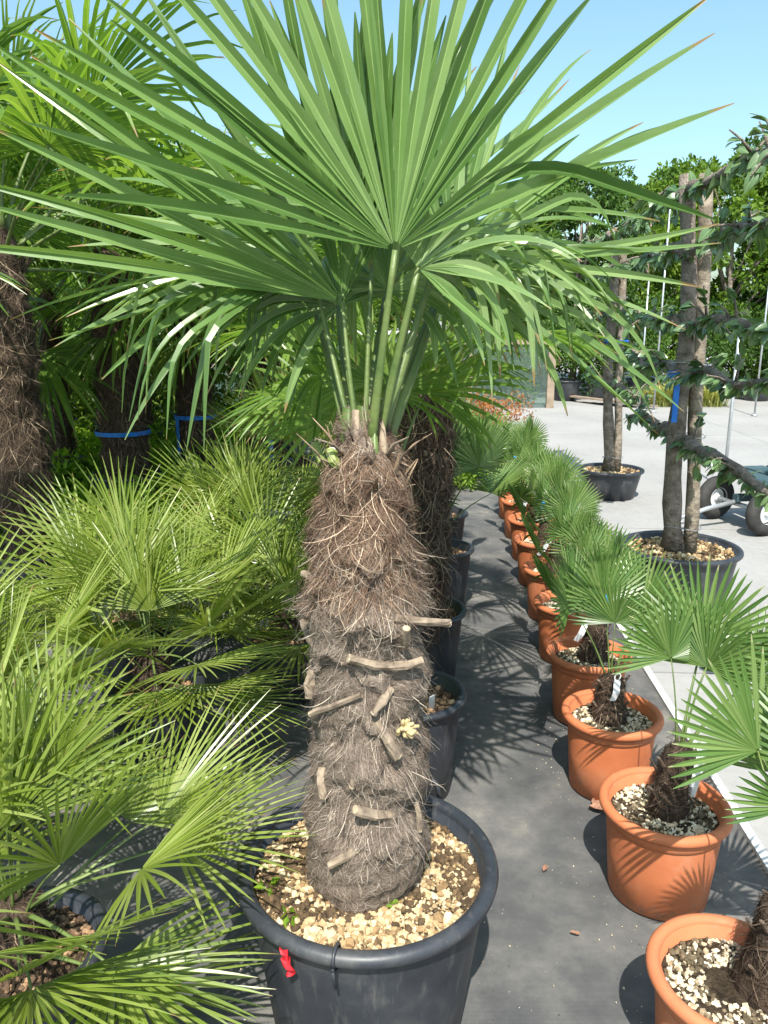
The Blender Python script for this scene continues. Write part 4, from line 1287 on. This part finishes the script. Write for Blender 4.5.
YG = grass_tuft('grass_tuft', 'ygrass', 420, 0.5, 0.42, 5)
for i, (x, y, sc) in enumerate([(5.05, 14.6, 1.0), (5.55, 14.7, 1.1), (6.05, 14.6, 0.95), (8.55, 14.9, 1.25), (9.2, 14.9, 1.3)]):
    tag(put('ornamental_grass', YG, None, (x, y, -0.02), (0, 0, i), sc), ['left tuft of yellow grass between the trained trees', 'middle tuft of yellow grass between the trained trees', 'right tuft of yellow grass between the trained trees',
        'yellow grass tuft right of the nearer trained tree', 'yellow grass tuft at the right edge beyond the yard'][i], 'grass', 'yellow grass tufts')

# weeds on the ground left
cs = [(R.uniform(-4.2, -1.2), R.uniform(4.5, 9.0), R.uniform(0.02, 0.42)) for _ in range(300)]
tag(put('weeds', leaves_cloud('weeds', 'weed', cs, [R.uniform(0.12, 0.26) for _ in cs], 110, 0.06, 9, 0.8, 0.6)), 'bright green weeds growing between the palm pots on the left', 'weeds', kind='stuff')
# low plants and a rusty shrub past the end of the row
cs = [(R.uniform(0.3, 1.25), R.uniform(7.2, 9.6), R.uniform(0.05, 0.35)) for _ in range(60)]
tag(put('low_plants', leaves_cloud('low_plants', 'tree_b', cs, [R.uniform(0.12, 0.3) for _ in cs], 120, 0.06, 19, 0.8, 0.5)), 'low green plants past the end of the terracotta row', 'plants', kind='stuff')
cs = [(R.gauss(0, 0.3), R.gauss(0, 0.25), R.uniform(0.1, 0.55)) for _ in range(22)]
tag(put('rusty_shrub', leaves_cloud('rusty_shrub', 'rust', cs, [0.18] * 22, 90, 0.05, 29, 0.8, 0.4), None, (1.35, 10.2, 0)), 'rusty orange shrub behind the far end of the terracotta row', 'shrub')

# ------------------------------------------------------------------ glass screen with timber frame
scr = thing('glass_screen', 'timber framed glass windscreen across the back of the palm beds', 'screen', (0, 0, 0))
SY = 14.2
xs = [3.0, 1.55, 0.1, -1.35, -2.8, -4.25, -5.7]
for i, x in enumerate(xs):
    put('post', Build().box((x, SY, 0.60), (0.13 if i == 0 else 0.07, 0.10, 1.24)).mesh('post', 'timber'), scr)
for i in range(len(xs) - 1):
    x0, x1 = xs[i + 1] + 0.036, xs[i] - (0.066 if i == 0 else 0.036)
    put('top_rail', Build().box(((x0 + x1) / 2, SY, 1.17), (x1 - x0, 0.08, 0.08)).mesh('top_rail', 'timber'), scr)
    put('pane', Build().box(((x0 + x1) / 2, SY, 0.585), (x1 - x0, 0.012, 1.08)).mesh('pane', 'glass'), scr)
scr2 = thing('glass_screen', 'pale-railed glass screen behind the strapped palm trunks', 'screen', (0, 0, 0))
for i, x in enumerate([-4.0, -2.5, -1.0, 0.4]):
    put('post', Build().box((x, 10.4, 0.70), (0.05, 0.05, 1.42)).mesh('post', 'steel'), scr2)
    if i < 3:
        put('top_rail', Build().box((x + 0.725 + (0.025 if i == 2 else 0.025), 10.4, 1.39), (1.35 if i == 2 else 1.45, 0.05, 0.05)).mesh('top_rail', 'strip'), scr2)
        put('pane', Build().box((x + (0.7 if i == 2 else 0.75), 10.4, 0.70), (1.34 if i == 2 else 1.44, 0.01, 1.30)).mesh('pane', 'glass'), scr2)

# pallet-like planks at the yard's back edge
pl = thing('wooden_ramp', 'low ramp of pale planks at the back edge of the yard', 'ramp', (3.95, 14.9, 0))
for k in range(5):
    put('plank', Build().box((k * 0.16, -0.22 * k * 0.5, 0.10 - 0.012 * k), (0.13, 1.1, 0.03), 0.5).mesh('plank', 'timber'), pl)


# ------------------------------------------------------------------ trained (espalier) trees in black tubs
def pear_leaf(seed):
    r = random.Random(seed)
    V, Fc, UV = [], [], []
    n = 7
    L, wd = 1.0, r.uniform(0.27, 0.34)
    cv = r.uniform(0.15, 0.45)
    for i in range(n):
        t = i / (n - 1)
        w = wd * math.sin(math.pi * min(1, t ** 0.8 * 0.97 + 0.02)) ** 0.75
        z = -cv * t * t
        for s_ in (-1, 0, 1):
            V.append((s_ * w, t * L, z + 0.22 * w * abs(s_)))
            UV.append((0.5 + 0.5 * s_, t))
    for i in range(n - 1):
        for j in range(2):
            a = i * 3 + j
            Fc.append((a, a + 1, a + 4, a + 3))
    return fast_mesh('leaf', V, Fc, 'pear', [r.random()] * len(V), UV, True)


PEAR = [pear_leaf(k) for k in range(6)]


def espalier(name, label, x, y, levels, top, seed, leaf_objs, per_m, leaf_size, fwd, bwd, pot_lab, stake_lab, R_pot=0.31, lean=-0.09, hp=0.40):
    r = random.Random(seed)
    make_pot('plant_pot', 'black', (x, y, 0), pot_lab, 'plant pot', 'black plant pots', R_=R_pot, h=hp, soil=0.04, peb='peb_main', npeb=1100, r_in=0.08, psz=(0.005, 0.02), pseed=8)
    t = thing(name, label, 'tree', (x, y, hp - 0.04), 0, 'trained trees')
    top = top - (hp - 0.40)
    levels = [z - (hp - 0.40) for z in levels]
    pts, rad = [], []
    for k in range(15):
        q = k / 14
        pts.append((0.02 * math.sin(q * 7 + seed) - 0.03 + lean * q, 0.015 * math.cos(q * 6), q * (top - 0.36)))
        rad.append(0.048 * (1 - 0.30 * q) * (1 + 0.10 * math.sin(k * 2.3 + seed)) + (0.02 if k == 0 else 0))
    put('trunk', make_mesh('trunk', *tube(pts, rad, 14), 'bark', True), t)
    spots = []
    for li, z in enumerate(levels):
        for sgn, ln in ((-1, fwd), (1, bwd)):
            zz = z - 0.36
            lx_ = -0.03 + lean * zz / (top - 0.36)
            P = [np.array([lx_, 0, zz - 0.03])]
            nseg = 12
            slope = r.uniform(-0.02, 0.03) if li else -0.05 * (sgn < 0)
            ph = r.uniform(0, 6)
            for k in range(1, nseg + 1):
                q = k / nseg
                dist = ln * q
                P.append(np.array([lx_ + 0.022 * math.sin(q * 9 + ph) + U[0] * sgn * dist, U[1] * sgn * dist, zz + slope * dist + 0.018 * math.sin(q * 11 + ph * 2)]))
            r0 = 0.038 if li == 0 else 0.028
            rad2 = [r0 * (1 - 0.62 * k / nseg) * (1 + 0.16 * math.sin(k * 2.7 + ph)) for k in range(nseg + 1)]
            arm = put('branch', make_mesh('branch', *tube(P, rad2, 9), 'bark', True), t)
            # short spurs
            sp = Build()
            for k in range(int(ln * 9)):
                q = r.uniform(0.06, 1.0)
                i0 = min(nseg - 1, int(q * nseg))
                b0 = P[i0] + (P[i0 + 1] - P[i0]) * (q * nseg - i0)
                d = unit([r.gauss(0, 0.8), r.gauss(0, 0.6), r.gauss(0.35, 0.6)])
                l_ = r.uniform(0.05, 0.17)
                e1 = b0 + d * l_ * 0.5 + np.array([0, 0, 0.01])
                e2 = b0 + d * l_
                sp.tube([b0, e1, e2], [0.008, 0.005, 0.003], 5)
                for m_ in range(r.randint(2, 5)):
                    spots.append((b0 + (e2 - b0) * r.uniform(0.3, 1.0), d))
            tag(put('spurs', sp.mesh('spurs', 'bark', True), arm), kind='stuff')
            for k in range(int(ln * per_m)):
                q = r.uniform(0.03, 1.0)
                i0 = min(nseg - 1, int(q * nseg))
                b0 = P[i0] + (P[i0 + 1] - P[i0]) * (q * nseg - i0)
                spots.append((b0, unit([r.gauss(0, 1), r.gauss(0, 0.7), r.gauss(0.2, 0.7)])))
    r.shuffle(spots)
    # leaves: those towards the camera as single leaves, the rest joined
    spots.sort(key=lambda s_: s_[0][1])
    vs, fs, uvs, rns = [], [], [], []
    for k, (p, d) in enumerate(spots):
        d = unit(np.asarray(d) + np.array([0, 0, -0.55]))
        up = unit([r.gauss(0, 0.5), r.gauss(-0.25, 0.5), 1.0])
        yv = Vector(d)
        zv = Vector(up) - yv * Vector(up).dot(yv)
        if zv.length < 0.05:
            zv = yv.orthogonal()
        zv.normalize()
        xv = yv.cross(zv)
        s_ = leaf_size * r.uniform(0.65, 1.25)
        Mx = Matrix((xv, yv, zv)).transposed().to_4x4()
        pm = PEAR[r.randrange(6)]
        if k < leaf_objs:
            o_ = put('leaf', pm, t, p, Mx.to_euler(), s_)
        else:
            b = len(vs)
            M3 = np.array(Mx.to_3x3()) * s_
            co = np.empty(len(pm.vertices) * 3)
            pm.vertices.foreach_get('co', co)
            co = co.reshape(-1, 3) @ M3.T + p
            vs += list(co)
            fs += [tuple(i + b for i in q.vertices) for q in pm.polygons]
            uvs += [(0.5 + 0.5 * (i % 3 - 1), (i // 3) / 6) for i in range(len(co))]
            rns += [r.random()] * len(co)
    if vs:
        tag(put('foliage', fast_mesh('foliage', vs, fs, 'pear', rns, uvs, True), t), kind='stuff')
    # timber stake beside the trunk, wire ties
    sk_ = Build()
    sp_ = [(0.050 + lean * k / 8 + 0.006 * math.sin(k * 1.3), -0.01, (k / 8) * (top - 0.36 + 0.02) - 0.02) for k in range(9)]
    sk_.tube(sp_, [0.035, 0.037, 0.033, 0.036, 0.033, 0.035, 0.032, 0.034, 0.031], 12)
    tag(put('stake', sk_.mesh('stake', 'stake', True), None, (x, y, hp - 0.04)), stake_lab, 'stake', 'tree stakes')
    for z in (0.14, 0.62, 0.98, 1.52):
        lp = []
        off = lean * z / (top - 0.36)
        for k in range(25):
            a = 2 * math.pi * k / 24
            lp.append((off + 0.010 + 0.092 * math.cos(a), -0.005 + 0.062 * math.sin(a), z + 0.008 * math.sin(a * 2)))
        put('tie_wire', Build().tube(lp, 0.0028, 5).mesh('tie_wire', 'wire', True), t)
    return t


espalier('espalier_tree', 'nearer trained fruit tree with thick level branches at right', 1.56, 3.95, [0.98, 1.30, 1.54, 1.88, 2.16], 2.22, 3, 295, 100, 0.064, 1.35, 0.95,
         'large black tub of the nearer trained fruit tree', 'weathered stake tied to the nearer trained fruit tree')
espalier('espalier_tree', 'farther trained fruit tree behind the terracotta row', 2.04, 6.9, [1.02, 1.32, 1.60, 1.95, 2.25], 2.30, 8, 0, 130, 0.066, 0.95, 1.0,
         'black tub of the farther trained fruit tree', 'weathered stake tied to the farther trained fruit tree', 0.29, hp=0.26)
# blue ties
for i, (x, y, z, sc) in enumerate([(1.513, 3.95, 1.285, 0.92), (1.995, 6.9, 1.37, 0.9)]):
    b = Build()
    ring = []
    inn = []
    for k in range(32):
        a = 2 * math.pi * k / 32
        ring.append((0.012 + 0.112 * math.cos(a), -0.005 + 0.078 * math.sin(a)))
    vv, ff = [], []
    for k, (a, c_) in enumerate(ring):
        for (dx, dz) in ((0, -0.018), (0.004, -0.018), (0.004, 0.018), (0, 0.018)):
            m_ = 1 + dx / 0.1
            vv.append((a * m_, c_ * m_, dz + 0.006 * math.sin(k * 0.4)))
    for k in range(32):
        k2 = (k + 1) % 32
        for q in range(4):
            ff.append((k * 4 + q, k2 * 4 + q, k2 * 4 + (q + 1) % 4, k * 4 + (q + 1) % 4))
    b.add(vv, ff)
    if i == 0:
        b.box((-0.075, -0.075, -0.13), (0.032, 0.005, 0.24), 0.15)
    tag(put('tree_tie', b.mesh('tree_tie', 'blue'), None, (x, y, z), (0, 0, 0), sc), ['blue band with a hanging end on the nearer trained tree', 'blue band on the farther trained tree'][i], 'tie', 'blue tree ties')

# steel poles in the yard
for i, (px, py, Yp, top) in enumerate([(726, 462, 7.2, 1.45), (655, 392, 13.5, 3.3), (694, 395, 13.2, 2.6), (757, 392, 13.0, 2.9), (640, 395, 14.0, 2.2)]):
    p = at(px, py)
    yy = Yp
    xx = p[0] * yy / p[1]
    b = Build().tube([(0, 0, -0.02), (0, 0, top)], [0.015, 0.015], 10).tube([(0, 0, 0.0), (0, 0, 0.03)], [0.05, 0.045], 10)
    tag(put('steel_pole', b.mesh('steel_pole', 'steel', True), None, (xx, yy, 0)), ['short steel pole right of the nearer trained tree', 'tallest steel pole between the trained trees', 'steel pole behind the nearer trained tree',
        'steel pole at the right edge of the yard', 'low steel pole between the trained trees'][i], 'pole', 'steel poles')

# ------------------------------------------------------------------ cart with pneumatic wheels at right
cart = thing('hand_cart', 'low cart with fat black tyres and white hubs behind the trained tree', 'cart', (2.80, 5.75, 0), math.radians(8))


def wheel(loc, rz, r0=0.175, w=0.10):
    prof = []
    for k in range(14):
        a = 2 * math.pi * k / 14
        prof.append((r0 - 0.052 + 0.052 * math.cos(a), 0.5 * w * math.sin(a)))
    root = put('wheel', None, cart, loc, (math.pi / 2, 0, rz))
    put('tyre', make_mesh('tyre', *lathe(prof, 40, True), 'tyre', True), root)
    put('hub', make_mesh('hub', *lathe([(0.0, 0.030), (0.022, 0.034), (0.026, 0.028), (0.03, 0.012), (0.075, 0.008), (0.085, 0.034), (0.082, 0.036), (0.078, -0.03), (0.0, -0.03)], 32), 'hub', True), root)
    return root


for lx, ly in ((-0.02, -0.18), (-0.10, 0.35), (0.85, -0.18), (0.85, 0.35)):
    wheel((lx, ly, 0.175), 0.25 if lx < 0.5 else 0)
put('axle', Build().tube([(-0.10, 0.35, 0.175), (-0.02, -0.18, 0.175)], 0.018, 8).mesh('axle', 'steel', True), cart)
put('axle', Build().tube([(0.85, 0.35, 0.175), (0.85, -0.18, 0.175)], 0.018, 8).mesh('axle', 'steel', True), cart)
b = Build().box((0.42, 0.085, 0.23), (1.05, 0.06, 0.05)).box((0.42, -0.10, 0.36), (1.1, 0.05, 0.05)).box((0.42, 0.28, 0.36), (1.1, 0.05, 0.05))
put('chassis', b.mesh('chassis', 'cartpaint'), cart)
for k in range(5):
    put('deck_board', Build().box((-0.02 + k * 0.22, 0.09, 0.402), (0.19, 0.58, 0.03)).mesh('deck_board', 'cartpaint'), cart)
put('drawbar', Build().tube([(-0.06, 0.1, 0.2), (-0.35, 0.05, 0.16), (-0.62, 0.0, 0.10)], [0.02, 0.018, 0.016], 8).tube([(-0.62, -0.09, 0.10), (-0.62, 0.09, 0.10)], 0.012, 8).mesh('drawbar', 'steel', True), cart)
# small spare wheel on the deck
root = wheel((0.22, -0.02, 0.475), 0.0, 0.13, 0.09)
root.rotation_euler = (0.15, 0.1, 0)

# ------------------------------------------------------------------ grit, scraps and the big pot's handle
g = np.random.default_rng(4)
nG = 700
src = [(x, y, 0.15) for x, y in TERRA] + [(MX, MY, 0.26)]
pp = []
for k in range(nG):
    x, y, r_ = src[g.integers(0, len(src))]
    a = g.uniform(0, 6.28)
    d = r_ + abs(g.normal(0, 0.09))
    pp.append((x + math.cos(a) * d, y + math.sin(a) * d))
pp += [(g.uniform(-0.6, 0.9), g.uniform(0.9, 6.0)) for _ in range(320)]
pp = np.array(pp)
sz = 0.0010 + 0.003 * g.beta(1.2, 5, len(pp))
V = ICO_V[None] * sz[:, None, None] * g.uniform(0.6, 1.3, (len(pp), 12, 1)) + np.concatenate([pp, (0.002 + sz * 0.5)[:, None]], 1)[:, None, :]
f = (ICO_F[None] + (np.arange(len(pp)) * 12)[:, None, None]).reshape(-1, 3)
tag(put('grit', fast_mesh('grit', V.reshape(-1, 3), f, 'peb_terra', np.repeat(g.uniform(0.1, 0.75, len(pp)), 12))), 'spilled grit scattered over the ground fabric', 'grit', kind='stuff')
for k, (px, py) in enumerate([(600, 812), (596, 806), (655, 728), (545, 870), (575, 935)]):
    q = at(px, py, 0.004)
    r_ = random.Random(k)
    sc = [0.035, 0.028, 0.018, 0.014, 0.012][k]
    vv = []
    for i in range(5):
        for j in range(3):
            vv.append(((i / 4 - 0.5) * 2 * sc, (j - 1) * sc * 0.55 * math.sin(math.pi * (0.12 + 0.76 * i / 4)), 0.004 + sc * 0.35 * abs(j - 1) * r_.uniform(0.4, 1.0) + 0.2 * sc * r_.random()))
    ff = [(i * 3 + j, i * 3 + j + 1, (i + 1) * 3 + j + 1, (i + 1) * 3 + j) for i in range(4) for j in range(2)]
    o = put('dead_leaf', make_mesh('dead_leaf', vv, ff, 'deadleaf', True), None, q, (0, 0, r_.uniform(0, 6)))
    tag(o, ['larger curled dead leaf on the fabric beside the second terracotta pot', 'smaller dead leaf beside the curled one by the second terracotta pot', 'dead leaf scrap by the third terracotta pot', 'small dead leaf scrap in the middle of the aisle',
            'smallest dead leaf scrap near the front of the aisle'][k], 'dead leaf', 'dead leaf scraps')
hb = Build()
a0 = math.radians(62)
hp = []
for k in range(9):
    t = k / 8
    a = a0 + (t - 0.5) * 0.34
    hp.append((math.cos(a) * 0.285, math.sin(a) * 0.285, MP_H - 0.01 + 0.05 * math.sin(math.pi * t) ** 0.4))
put('handle', hb.tube(hp, 0.006, 8).mesh('handle', 'black', True), main_pot)
